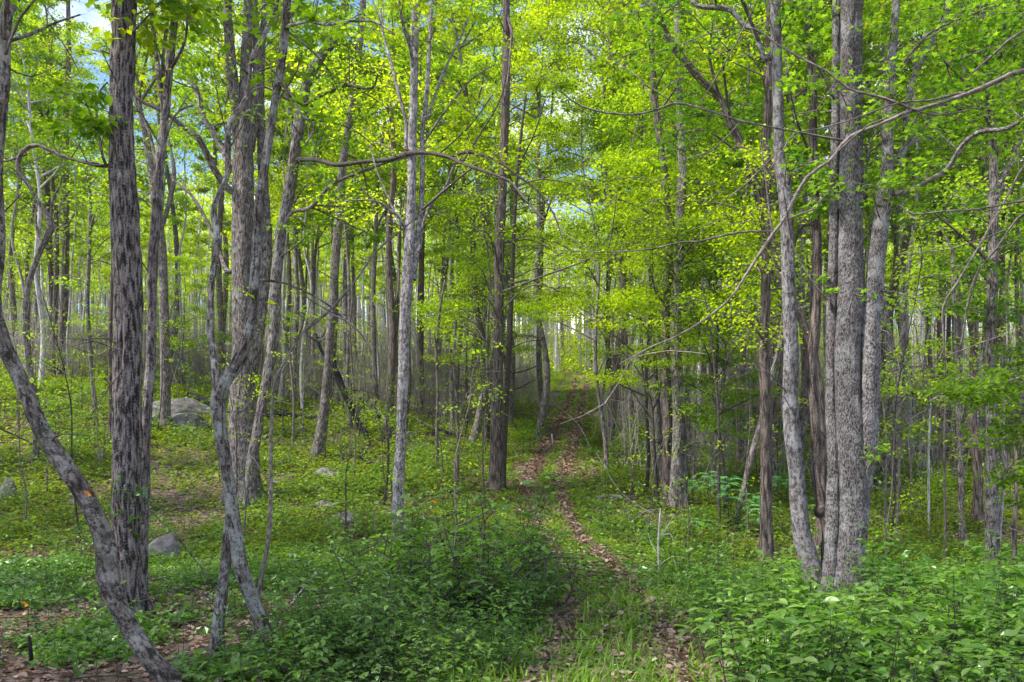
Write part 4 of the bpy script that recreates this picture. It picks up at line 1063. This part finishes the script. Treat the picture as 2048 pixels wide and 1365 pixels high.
def pinnate(seed, h, n):
    rng = np.random.default_rng(seed)
    tm = MB(); lm = MB()
    tube(tm, [[0, 0, -.1, .011], [.03, .02, h * .5, .009], [.02, -.02, h, .006]], 6, .2, 0, rng, 0)
    parts = [('stem', tm, M['bark_dark'])]
    for j in range(n):
        lm = MB()
        a = j * 2.4 + rng.normal(0, .2); z = h * (.62 + .38 * j / n)
        L = .42 + .2 * rng.random()
        q = np.linspace(0, 1, 11)
        cx = np.stack([np.cos(a) * L * q, np.sin(a) * L * q, z + L * (.55 * q - .75 * q * q)], -1)
        tube(lm, np.column_stack([cx, np.linspace(.004, .0015, 11)]), 4, 9, 0, rng, 0, cap=False, spline=False)
        for sg in (-1, 1):
            leaves(lm, cx[1:], .15 * (1 - .45 * q[1:]) * (.6 + .4 * np.sin(q[1:] * 3.1)), np.full(10, a + sg * 1.15) + rng.normal(0, .1, 10), rng.normal(-.15, .1, 10), np.full(10, -.2 * sg), LEAF_LO)
        parts.append(('frond', lm, M['leaf_fern']))
    return proto('pinnate_plant', parts)


PIN = [pinnate(271, 1.0, 9), pinnate(272, 1.35, 10), pinnate(273, .8, 8)]

# ------------------------------------------------------------------ planting
rng = np.random.default_rng(4242)
ZONES = [(250, 'beyond the leaning mossy trunk'), (480, 'behind the furrowed oak'), (700, 'behind the broad veteran'), (1010, 'between pale and reddish trunks'),
         (1175, 'near the upper track'), (1420, 'beyond the log'), (1640, 'behind the straight brown trunk'), (1800, 'behind the stout clump'), (9999, 'in the open wood past the clump')]


def zone(x, y):
    px = 1024 + x / y * F
    return next(t for e, t in ZONES if px < e)


ADJ = {}
USED = {}


def plant_one(protos, x, y, sc, what, cat, gname, k=None):
    p = protos[rng.integers(len(protos))] if k is None else protos[k]
    z = zone(x, y)
    lab = f'{what} {z}'
    g = f'{gname} {z}'
    loc = (x, y, float(height(x, y)))
    rz = rng.random() * 6.283
    if p.name in USED:
        o = dup(p, loc, rz, sc)
    else:                       # the first of its kind is the model itself
        USED[p.name] = 1; o = p
        o.location = loc; o.rotation_euler = (0, 0, rz); o.scale = (sc,) * 3
    tag(o, lab, cat, g)
    return o


def place(protos, n, d0, d1, gap, what, cat, gname, ok, half=.64, s0=.85, s1=1.15, power=2., taken=None):
    taken = [] if taken is None else taken
    c = tries = 0
    while c < n and tries < n * 60:
        tries += 1
        d = (d0 ** power + rng.random() * (d1 ** power - d0 ** power)) ** (1 / power)
        x = (rng.random() * 2 - 1) * (half * d + 2)
        if not ok(x, d): continue
        if any((x - a) ** 2 + (d - b) ** 2 < gap * gap for a, b in taken): continue
        taken.append((x, d))
        plant_one(protos, x, d, s0 + (s1 - s0) * rng.random(), what, cat, gname); c += 1
    return taken


px_of = lambda x, d: 1024 + x / d * F
off_path = lambda m: (lambda x, d: path_dist(x, d) > m)
T = place(TALL, 58, 42, 63, 2.9, 'tall leafy tree far up the slope', 'tree', 'tall trees', lambda x, d: path_dist(x, d) > (6 if px_of(x, d) < 1150 and d > 50 else 2.2) and not (180 < px_of(x, d) < 480 and d < 50), power=1.8)
place(TALL, 16, 29, 44, 3.2, 'full-crowned tree at middle distance', 'tree', 'middle trees', lambda x, d: x > 0 and path_dist(x, d) > 5 and px_of(x, d) > 1250, taken=T)
place(POLE[:5], 215, 37, 100, 1.2, 'slender pole-like tree far up the slope', 'tree', 'slender trees', lambda x, d: path_dist(x, d) > (4.5 if px_of(x, d) < 1150 else 3.) and not (180 < px_of(x, d) < 480 and d < 50), taken=T, power=1.5)
POLE += [wood_tree(215, 16, .08, .5, 1.6, 2400, .15, 'bark_grey', 'leaf_mid', .05, 12), wood_tree(216, 18, .095, .5, 1.7, 2600, .15, 'bark_brown', 'leaf_mid', .04, 12)]
place(POLE[5:], 30, 26, 40, 1.8, 'slender young tree at middle distance', 'tree', 'young trees', lambda x, d: path_dist(x, d) > 3 and px_of(x, d) > 1230, taken=T)
place(UNDER, 14, 40, 80, 3., 'low spreading bright-leaved tree up the slope', 'tree', 'low spreading trees', lambda x, d: path_dist(x, d) > 4, taken=T)
place(UNDER, 12, 24, 38, 3., 'small tree of layered bright leaves', 'tree', 'small layered trees', lambda x, d: path_dist(x, d) > 3 and px_of(x, d) > 1230, taken=T)
for (px, d, sc, k) in ((1215, 31, 1.2, 1), (1290, 27, 1.1, 0), (1395, 27, 1.15, 1), (1060, 36, 1.2, 1), (1455, 24, 1.0, 0), (1245, 40, 1.35, 1), (1025, 44, 1.3, 1), (1340, 34, 1.35, 1), (1205, 50, 1.5, 0), (1500, 31, 1.2, 1), (930, 42, 1.1, 0)):
    x = (px - 1024) / F * d
    if path_dist(x, d) < 1.2: x += 1.4 if px > 1130 else -1.4
    plant_one(UNDER, x, d, sc, 'broad tree of fine layered yellow-green leaves', 'tree', 'fine-leaved trees', k)
for (px, d, k) in ((1090, 47, 0), (1222, 45, 1), (1235, 60, 3), (1000, 50, 3), (1072, 40, 0), (1216, 38, 1)):
    plant_one(TALL, (px - 1024) / F * d, d, 1., 'tall yellow-green tree overhanging the track', 'tree', 'overhanging trees', k)
for i, (x, d) in enumerate([(-13.5, 6), (-15, 11.5), (-18.5, 16), (-22, 21), (-20, 9), (-25, 16), (-12, .5), (-17.5, 3), (-27, 25)]):  # unseen trees added beside the frame to throw dappled shade on near ground
    plant_one(TALL, x, d, .95, 'unseen tall tree added to shade the near ground', 'tree', 'added shade trees outside the view')
place(THICK, 60, 46, 78, 1.6, 'bare grey-twigged shrub under the poles', 'shrub', 'grey shrubs under the poles', lambda x, d: px_of(x, d) < 1080 and path_dist(x, d) > 2.5)
place(THICK, 100, 32, 95, 2., 'bare grey-twigged shrub', 'shrub', 'grey twiggy shrubs', lambda x, d: path_dist(x, d) > 3.2 and (d > 46 or px_of(x, d) > 1210), power=1.5)
place(BUSH, 80, 32, 95, 1.6, 'leafy yellow-green bush up the slope', 'bush', 'leafy bushes', lambda x, d: path_dist(x, d) > 1.6 and (d > 45 or px_of(x, d) > 940), power=1.4, s0=.7, s1=1.4)
for i in range(34):
    d = 34 + 66 * rng.random() ** 1.2; sd = 1 if rng.random() < .5 else -1
    a, b = float(np.interp(d, _mid_y, _ra)), float(np.interp(d, _mid_y, _rb))
    plant_one(BUSH, (max(a, b) + .9 + 1.6 * rng.random()) if sd > 0 else (min(a, b) - .9 - 2.2 * rng.random()), d, .25 + .3 * rng.random(), 'low bright bush on the verge of the upper track', 'bush', 'verge bushes')
for (x0, x1, n, d0, d1) in ((1010, 1075, 7, 30, 46), (1195, 1330, 16, 26, 44), (1330, 1560, 16, 17, 30), (1760, 2060, 16, 17, 34)):
    for _ in range(n):
        d = d0 + (d1 - d0) * rng.random(); px = x0 + (x1 - x0) * rng.random()
        x = (px - 1024) / F * d
        if path_dist(x, d) > .6:
            plant_one(BUSH, x, d, .45 + .4 * rng.random(), 'small leafy bush at middle distance', 'bush', 'small bushes')
for (px, d) in ((1230, 40), (1262, 36), (1290, 44), (1255, 50), (1385, 28), (1420, 30), (1400, 36), (1580, 30), (1790, 30), (1880, 32), (1950, 36), (2010, 30), (740, 44), (870, 48), (900, 44), (1300, 31), (600, 52), (690, 50)):
    plant_one(THICK, (px - 1024) / F * d, d, .8 + .3 * rng.random(), 'tall tangle of bare grey twigs', 'shrub', 'tall tangles')


def rows(protos, spots, what, cat, gname, s0, s1, jit=14):
    for (px, py) in spots:
        p = ground(px + rng.normal(0, jit), py + rng.normal(0, jit * .4))
        if rut_dist(p[0], p[1]) < .35: p[0] += .5 if px > 1200 else -.5
        plant_one(protos, p[0], p[1], s0 + (s1 - s0) * rng.random(), what, cat, gname)


# broad-leaved shrubs that fill the near corner beyond the track
def near(protos, n, x0, x1, d0, d1, what, cat, gname, s0, s1, gap, ok=lambda x, d: True):
    tk = []; tries = 0
    while len(tk) < n and tries < 4000:
        tries += 1
        d = d0 + (d1 - d0) * rng.random(); px = x0 + (x1 - x0) * rng.random(); x = (px - 1024) / F * d
        if not ok(x, d) or rut_dist(x, d) < .4 or any((x - a) ** 2 + (d - b) ** 2 < gap ** 2 for a, b in tk): continue
        tk.append((x, d)); plant_one(protos, x, d, s0 + (s1 - s0) * rng.random(), what, cat, gname)


near(COOL, 26, 1480, 2140, 5.4, 10, 'smaller-leaved shrub mixed into the corner thicket', 'shrub', 'smaller shrubs of the corner', .6, 1.0, .4, lambda x, d: px_of(x, d) > 1480 + (9 - d) * 6)
near(BIG, 34, 1500, 2140, 5.2, 8.8, 'broad-leaved shrub in the near corner thicket', 'shrub', 'broad-leaved shrubs', .55, 1.05, .34, lambda x, d: px_of(x, d) > 1500 + (8.6 - d) * 6)
place(YOUNG, 70, 19, 50, 1.2, 'thin curving sapling on the slope', 'sapling', 'thin curving saplings', lambda x, d: px_of(x, d) < 1010 and path_dist(x, d) > 1.2, s0=.7, s1=1.2)
place(YOUNG, 60, 17, 42, 1.1, 'thin curving sapling beyond the track', 'sapling', 'curving saplings beyond the track', lambda x, d: px_of(x, d) > 1210 and path_dist(x, d) > 1.2, s0=.7, s1=1.2)
near(BIG, 16, 1390, 1640, 8.3, 12.5, 'broad-leaved shrub edging the track', 'shrub', 'track-edge shrubs', .55, .8, .4, lambda x, d: path_dist(x, d) > .5)
near(BIG, 16, 1720, 2080, 8.6, 13, 'broad-leaved shrub under the tall grey trunk', 'shrub', 'shrubs under the tall trunk', .7, 1.0, .5)
near(COOL, 30, 760, 1110, 11, 16.5, 'cool green shrub at the back of the waist-high bank', 'shrub', 'back of the bank of bushes', .8, 1.7, .55, lambda x, d: path_dist(x, d) > .4)
near(COOL, 44, 640, 1120, 8.0, 14, 'cool green shrub in the waist-high bank', 'shrub', 'bank of cool green bushes', .4, 1.05, .46,
     lambda x, d: path_dist(x, d) > .35 and px_of(x, d) > 600 + 16 * (d - 8) and px_of(x, d) < 1150 - 4 * (d - 8))
near(COOL, 12, 560, 1060, 6.6, 8.2, 'cool green shrub in front of the waist-high bank', 'shrub', 'front bushes', .5, .8, .4, lambda x, d: path_dist(x, d) > .5)
near(TANGLE, 3, 860, 1090, 11, 15, 'dark twiggy shrub among the waist-high bank', 'shrub', 'twiggy shrubs of the bank', .8, 1.2, .6, lambda x, d: path_dist(x, d) > .5)
near(COOL, 16, 560, 800, 7.6, 9.5, 'cool green shrub at the lichen trunk', 'shrub', 'shrubs at the lichen trunk', .6, .9, .35)
near(COOL, 26, 1200, 1480, 14, 22, 'cool green shrub below the log', 'shrub', 'shrubs below the log', .5, .85, .5, lambda x, d: path_dist(x, d) > .6)
near(COOL, 22, 60, 480, 10, 20, 'knee-high cool green seedling on litter', 'seedling', 'knee-high seedlings', .35, .6, .7)
rows(PIN, [(1385, 1010), (1425, 1040), (1460, 1000), (1440, 1075), (1495, 1060), (1405, 1095), (1560, 1020), (1520, 1105)], 'pale plant with feathery pinnate fronds', 'plant', 'feathery pinnate plants', .8, 1.15)
rows(BUSH, [(225, 905), (30, 905), (60, 860), (150, 870), (170, 800), (40, 790), (110, 790), (200, 790), (395, 790), (560, 800), (590, 830), (540, 940), (760, 940), (700, 905)], 'low yellow-green bush on the open slope', 'bush', 'low bushes on the open slope', .35, .6)

# far wood: beyond the crest one cannot tell the trees apart any more
tm = MB(); lm_ = MB()
fr = np.random.default_rng(5)
n = 1700
d = 106 + 120 * fr.random(n); x = (fr.random(n) * 2 - 1) * (.66 * d + 6)
m = np.abs(px_of(x, d) - 1150) > 4
d, x = d[m], x[m]
for xx, dd in zip(x, d):
    z = float(height(xx, dd)); H = 15 + 12 * fr.random(); rr = .09 + .16 * fr.random()
    tube(tm, [[xx, dd, z - .3, rr], [xx + fr.normal(0, .4), dd, z + H * .5, rr * .7], [xx + fr.normal(0, .7), dd, z + H, .03]], 5, 6, int(fr.random() < .2), fr, 0, cap=False)
k = 100
zz = height(x, d)
pc = np.stack([np.repeat(x, k) + fr.normal(0, 2.0, len(x) * k), np.repeat(d, k) + fr.normal(0, 2.0, len(x) * k), np.repeat(zz, k) + 8 + 18 * fr.random(len(x) * k)], -1)
rand_leaves(tm, pc, .62, fr, LEAF_LO, 2, -.3, .6)
kk = 100
pc = np.stack([np.repeat(x, kk) + fr.normal(0, 2.5, len(x) * kk), np.repeat(d, kk) + fr.normal(0, 2.0, len(x) * kk), np.repeat(zz, kk) + 7 * fr.random(len(x) * kk) * fr.random(len(x) * kk)], -1)
rand_leaves(tm, pc, .4, fr, LEAF_LO, 2, -.3, .6)
tag(tm.build('distant_wood', [M['bark_pale'], M['bark_grey'], M['leaf_sun']]), kind='stuff')

# ------------------------------------------------------------------ rocks, logs, small finds
def rock(label, px, py, w, h, seed, depth=1., group=None):
    p = ground(px, py + h * .5)
    d = p[1]; W = w / F * d * .5; Hh = h / F * d
    rg = np.random.default_rng(seed)
    import bmesh
    bm = bmesh.new(); bmesh.ops.create_icosphere(bm, subdivisions=4, radius=1)
    v = np.array([q.co[:] for q in bm.verts]); f = np.array([[q.index for q in g.verts] for g in bm.faces]); bm.free()
    pl = rg.normal(0, 1, (13, 3)); pl /= np.linalg.norm(pl, axis=1)[:, None]; off = .62 + .3 * rg.random(13)
    for nrm, o in zip(pl, off):
        ex = v @ nrm - o
        v = v - np.maximum(ex, 0)[:, None] * nrm * .9
    ph = rg.random(3) * 50
    nz = fbm(v[:, 0] * 2 + ph[0], v[:, 1] * 2 + v[:, 2] * 1.3 + ph[1], 4) - .5
    v = v * (1 + .30 * nz[:, None]) * (1 + .06 * (fbm(v[:, 0] * 7 + ph[2], v[:, 1] * 6 + v[:, 2] * 5) - .5)[:, None])
    v = v * [W * 1.12, W * .85 * depth, Hh * .85]
    m = MB(); m.add(v + [p[0], p[1] + W * .3, p[2] + Hh * .02], f)
    return tag(m.build('rock', M['rock'], None, p), label, 'rock', group)


rock('largest mossy grey boulder of the outcrop on the open slope', 352, 812, 130, 44, 301, 1.1)
rock('rounded bare boulder lying at the front of the big outcrop', 362, 838, 92, 44, 302, .8)
rock('half-hidden boulder seen between the oak and the slim forked tree at the outcrop', 300, 826, 60, 44, 303)
rock('small upright grey stone standing on the slope beside the furrowed oak', 200, 912, 21, 34, 304, .6)
rock('upright streaked grey rock at the photo edge below the slope', 12, 972, 44, 70, 305, .6)
rock('flat pale rock slab lying in brown litter by the leaning mossy trunk', 40, 1168, 105, 30, 306)
rock('lilac-grey rock half buried in greenery just past the oak foot', 325, 1090, 74, 62, 307)
rock('flat pale stone lying flush with the ground past the broad veteran', 556, 964, 44, 12, 308)
rock('small grey stone with a dark hollow in brown litter on the slope', 648, 1008, 50, 22, 309)
rock('mossy low rock below the hollowed stone by the bushes', 688, 1030, 70, 30, 310)
rock('dark flat rock by the foot of the swollen-foot tree', 655, 944, 62, 26, 311)
rock('small pale stone in litter below the flat stone slab', 160, 1000, 60, 18, 312)
rock('brown-grey stone uphill from the pale smooth-barked tree', 820, 868, 26, 20, 313)
rock('pair-like grey stone on the slope uphill from the slanting tree', 562, 853, 18, 15, 314)
rock('little round stone on the slope near the charred snag', 605, 858, 26, 16, 315)
rock('tiny white stone on the slope just beside the furrowed oak', 232, 797, 9, 14, 316)


def log(name, label, cat, pts, bark, dz=0, seg=9, lump=.1, twigs=0, lift=0., rest=True):
    rg = np.random.default_rng(int(pts[0][0]))
    g0, g1 = ground(pts[0][0], pts[0][1]), ground(pts[-1][0], pts[-1][1])
    out = []
    for i, (px, py, w) in enumerate(pts):
        t = i / (len(pts) - 1)
        d = g0[1] + (g1[1] - g0[1]) * t if rest else g0[1] + dz * t
        q = P(px, py, d); r = w / 2 / F * d
        if rest: q[2] = float(height(q[0], q[1])) + r * .7 + lift
        out.append([*q, r])
    m = MB(); c, r = tube(m, out, seg, .1, 0, rg, lump)
    for _ in range(twigs):
        i = rg.integers(2, len(c)); dr = unit(rg.normal(0, 1, 3) + [0, 0, .8]) * (.2 + .5 * rg.random())
        tube(m, [[*c[i], r[i] * .4], [*(c[i] + dr), .003]], 4, .3, 0, rg, 0, cap=False)
    return tag(m.build(name, M[bark], None, out[0][:3]), label, cat)


log('log', 'half-burnt brown log lying beside the track past its bend', 'log', [(1192, 1004, 13), (1215, 1003, 15), (1245, 1001, 13), (1280, 999, 8)], 'bark_furrow')
log('log', 'dark fallen trunk lying across the slope behind the broad veteran', 'log', [(500, 836, 13), (540, 838, 15), (590, 843, 14), (640, 850, 9)], 'char', twigs=7, lift=.18)
log('fallen_branch', 'dark fallen branch sloping down from the top of the boulder outcrop', 'branch', [(378, 808, 10), (405, 818, 10), (432, 830, 8)], 'char', lift=.4, twigs=4)
log('fallen_branch', 'blackened branch lying on the slope by the pale smooth-barked tree', 'branch', [(712, 925, 6), (740, 938, 7), (765, 946, 6), (785, 952, 4)], 'char', twigs=4, lift=.15)
log('fallen_branch', 'dark fallen branch on the ground between the twiggy saplings beside the track', 'branch', [(850, 862, 7), (890, 872, 7), (930, 884, 5)], 'char', twigs=4, lift=.18)
log('dead_branch', 'bare pale branch propped at a slant in the bushes past the lichen trunk', 'branch', [(548, 1262, 3), (560, 1235, 4), (590, 1200, 5), (615, 1168, 6), (634, 1146, 6)], 'bark_grey', dz=.5, rest=False)
log('stake', 'short burnt black stake standing upright in litter at the photo edge', 'stake', [(63, 1342, 9), (62, 1315, 8), (60, 1290, 8), (58, 1272, 5)], 'char', rest=False, lump=.05)
log('stake', 'small white stake standing in the wheel rut of the track', 'stake', [(1106, 890, 3), (1105, 880, 3), (1104, 869, 3)], 'bark_pale', rest=False)
log('stump', 'black burnt stub hanging below a leafy sprig past the stout clump', 'stub', [(1755, 992, 6), (1753, 975, 7), (1749, 958, 7)], 'char', rest=False)
log('log', 'pale grey log lying on the bank behind the stout clump', 'log', [(1752, 955, 16), (1790, 945, 16), (1830, 938, 12)], 'bark_pale')
log('fallen_branch', 'thin dark fallen branch under the oak pointing at the lichen trunk', 'branch', [(335, 1250, 3), (360, 1236, 4), (385, 1222, 3)], 'char')


fb = np.random.default_rng(909)
for i in range(16):
    px, py = (fb.uniform(60, 980), fb.uniform(830, 1060)) if i < 11 else (fb.uniform(1220, 1960), fb.uniform(960, 1090))
    a = fb.uniform(-.25, .25); L = fb.uniform(40, 90)
    log('fallen_branch', 'thin dead branch fallen among the green of the slope' if i < 11 else 'thin dead branch fallen on the bank beyond the track', 'branch',
        [(px, py, 5), (px + L * .5, py + L * .5 * a + fb.normal(0, 3), 4), (px + L, py + L * a, 2)], 'bark_dark' if i % 3 else 'bark_twig', lift=.08, twigs=5)['group'] = 'fallen branches on the slope' if i < 11 else 'fallen branches beyond the track'


def lone_leaf(label, px, py, w, d, seed):
    rg = np.random.default_rng(seed); m = MB(); p = P(px, py, d)
    s = w / F * d
    leaves(m, np.array([p, p]), [s, s * .8], np.array([2.9, 4.9]), np.array([.2, -.5]), np.array([-.9, .6]), LEAF_HI)
    return tag(m.build('orange_leaf', M['orange_leaf'], None, p), label, 'leaf')


g = ground(350, 1375)[1]
lone_leaf('curled orange leaf caught on the leaning mossy trunk', 180, 987, 15, g - .12, 1)
gp = ground(56, 1290)
m = MB(); tube(m, [[*gp, .006], *[[*P(a, b, gp[1]), .004] for a, b in ((55, 1260), (56, 1230), (57, 1208))]], 5, .1); tag(m.build('dead_sapling', M['bark_dark'], None, gp), 'thin dark upright stem carrying one orange leaf above the black stake', 'stem')
lone_leaf('single orange leaf on a thin stem above the burnt black stake', 54, 1208, 13, gp[1] - .01, 2)
for i, (px, py, lab) in enumerate([(868, 982, 'upper yellow leaf among the saplings above the cool green bushes'), (869, 1003, 'lower of two yellow leaves hanging over the cool green bushes'), (915, 1078, 'orange leaf low in the cool green bushes'),
                                   (1042, 1030, 'orange-red leaf at the track end of the cool green bushes'), (688, 1062, 'orange leaf beside the low mossy rock'), (790, 1052, 'brown-orange leaf against the foot of the pale smooth trunk')]):
    gy = ground(px, py + 30)[1]
    lone_leaf(lab, px, py, 9, gy - .4, 10 + i)

# climbing vine with leaves at the foot of the oak
gp = ground(272, 1236); dv = gp[1] - .35
root = empty('climbing_vine', gp, 'leafy vine climbing the foot of the stout furrowed oak', 'vine')
m = MB(); rg = np.random.default_rng(77); ps = []
for j in range(9):
    px = 236 + 52 * rg.random(); pts = [[*P(px, 1238, dv), .007]]
    for q in range(5):
        px += rg.normal(0, 9); pts.append([*P(min(296, max(228, px)), 1190 - q * 42 + rg.normal(0, 8), dv + rg.normal(0, .03)), .005])
    c, r = tube(m, pts, 5, .1, 0, rg, 0, cap=False)
m.build('stem', M['bark_twig'], root, gp)
m = MB()
for (px, py, n) in ((250, 990, 12), (282, 985, 14), (270, 1040, 12), (240, 965, 8), (285, 1050, 10), (255, 1110, 6), (262, 1160, 5), (238, 1010, 8)):
    ps.append(P(px, py, dv - .05) + rg.normal(0, .09, (n, 3)))
rand_leaves(m, np.vstack(ps), .10, rg, LEAF_HI, 0, -.2, .5)
m.build('foliage', M['leaf_shrub'], root, gp)

# ------------------------------------------------------------------ the pale air between the far trunks
if HAZE:
    mb = MB()
    x0, x1, y0, y1, z0, z1 = -350, 350, -70, 430, -3, 84
    mb.add([(x, y, z) for x in (x0, x1) for y in (y0, y1) for z in (z0, z1)], [(0, 1, 3, 2), (4, 6, 7, 5), (0, 4, 5, 1), (2, 3, 7, 6), (0, 2, 6, 4), (1, 5, 7, 3)], smooth=False)
    hm, t, N = nt('pale_air')
    pv = N('ShaderNodeVolumePrincipled', inp={'Color': (.93, .90, .92, 1), 'Density': HAZE, 'Anisotropy': .2})
    ho = N('ShaderNodeOutputMaterial'); t.links.new(pv.outputs[0], ho.inputs['Volume'])
    tag(mb.build('haze', hm), kind='stuff')

for p in [o for o in COL.objects if o.type == 'EMPTY' and 'label' not in o]:      # models never planted
    for ch in KIDS.get(p.name, []): bpy.data.objects.remove(ch)
    bpy.data.objects.remove(p)

# ------------------------------------------------------------------ light, sky, camera
SUN_AZ, SUN_EL = math.radians(-108), math.radians(54)      # from the side, high
sl = bpy.data.lights.new('sun', 'SUN'); sl.energy = SUN_E; sl.angle = math.radians(SUN_ANG); sl.color = (1, .95, .86)
so = bpy.data.objects.new('sun', sl); COL.objects.link(so)
from mathutils import Vector
sv = Vector((math.sin(SUN_AZ) * math.cos(SUN_EL), math.cos(SUN_AZ) * math.cos(SUN_EL), math.sin(SUN_EL)))
so.rotation_euler = sv.to_track_quat('Z', 'Y').to_euler()
w = bpy.data.worlds.new('World'); SC.world = w; w.use_nodes = True
t = w.node_tree; t.nodes.clear()
sky = mk(t, 'ShaderNodeTexSky', sky_type='NISHITA', sun_disc=False, sun_elevation=SUN_EL, sun_rotation=SUN_AZ, altitude=300, dust_density=.4, ozone_density=3.)
tc = mk(t, 'ShaderNodeTexCoord')
mp = mk(t, 'ShaderNodeMapping', inp={0: tc.outputs['Generated'], 3: (1, 1, 2.6)})
cn = mk(t, 'ShaderNodeTexNoise', inp={'Vector': mp.outputs[0], 'Scale': 3.2, 'Detail': 8., 'Roughness': .58, 'Distortion': .3})
cm = ramp(t, cn.outputs[0], [(.47, (0, 0, 0)), (.64, (.9, .9, .9))])
hs = mk(t, 'ShaderNodeHueSaturation', inp={'Saturation': 1.1, 'Value': 1., 'Color': sky.outputs[0]})
sc_ = mixc(t, cm, hs.outputs[0], (8.6, 8.3, 8.2))
bg = mk(t, 'ShaderNodeBackground', inp={0: sc_, 1: SKY_E})
wo = mk(t, 'ShaderNodeOutputWorld'); t.links.new(bg.outputs[0], wo.inputs[0])

cam = bpy.data.cameras.new('camera'); co = bpy.data.objects.new('camera', cam); COL.objects.link(co)
co.location = (0, 0, ZC); co.rotation_euler = (math.pi / 2, 0, 0)
cam.sensor_width = 36; cam.lens = F / 2048 * 36; cam.shift_y = (HY - 682.5) / 2048
cam.clip_start = .1; cam.clip_end = 3000
SC.camera = co
SC.view_settings.view_transform = 'Standard'; SC.view_settings.look = 'None'; SC.view_settings.gamma = 1; SC.view_settings.exposure = EXPO
SC.view_settings.use_curve_mapping = False
cy = SC.cycles
cy.max_bounces = 8; cy.diffuse_bounces = 4; cy.transmission_bounces = 5; cy.glossy_bounces = 2; cy.transparent_max_bounces = 4
cy.caustics_reflective = False; cy.caustics_refractive = False
cy.use_denoising = True
cy.use_adaptive_sampling = False
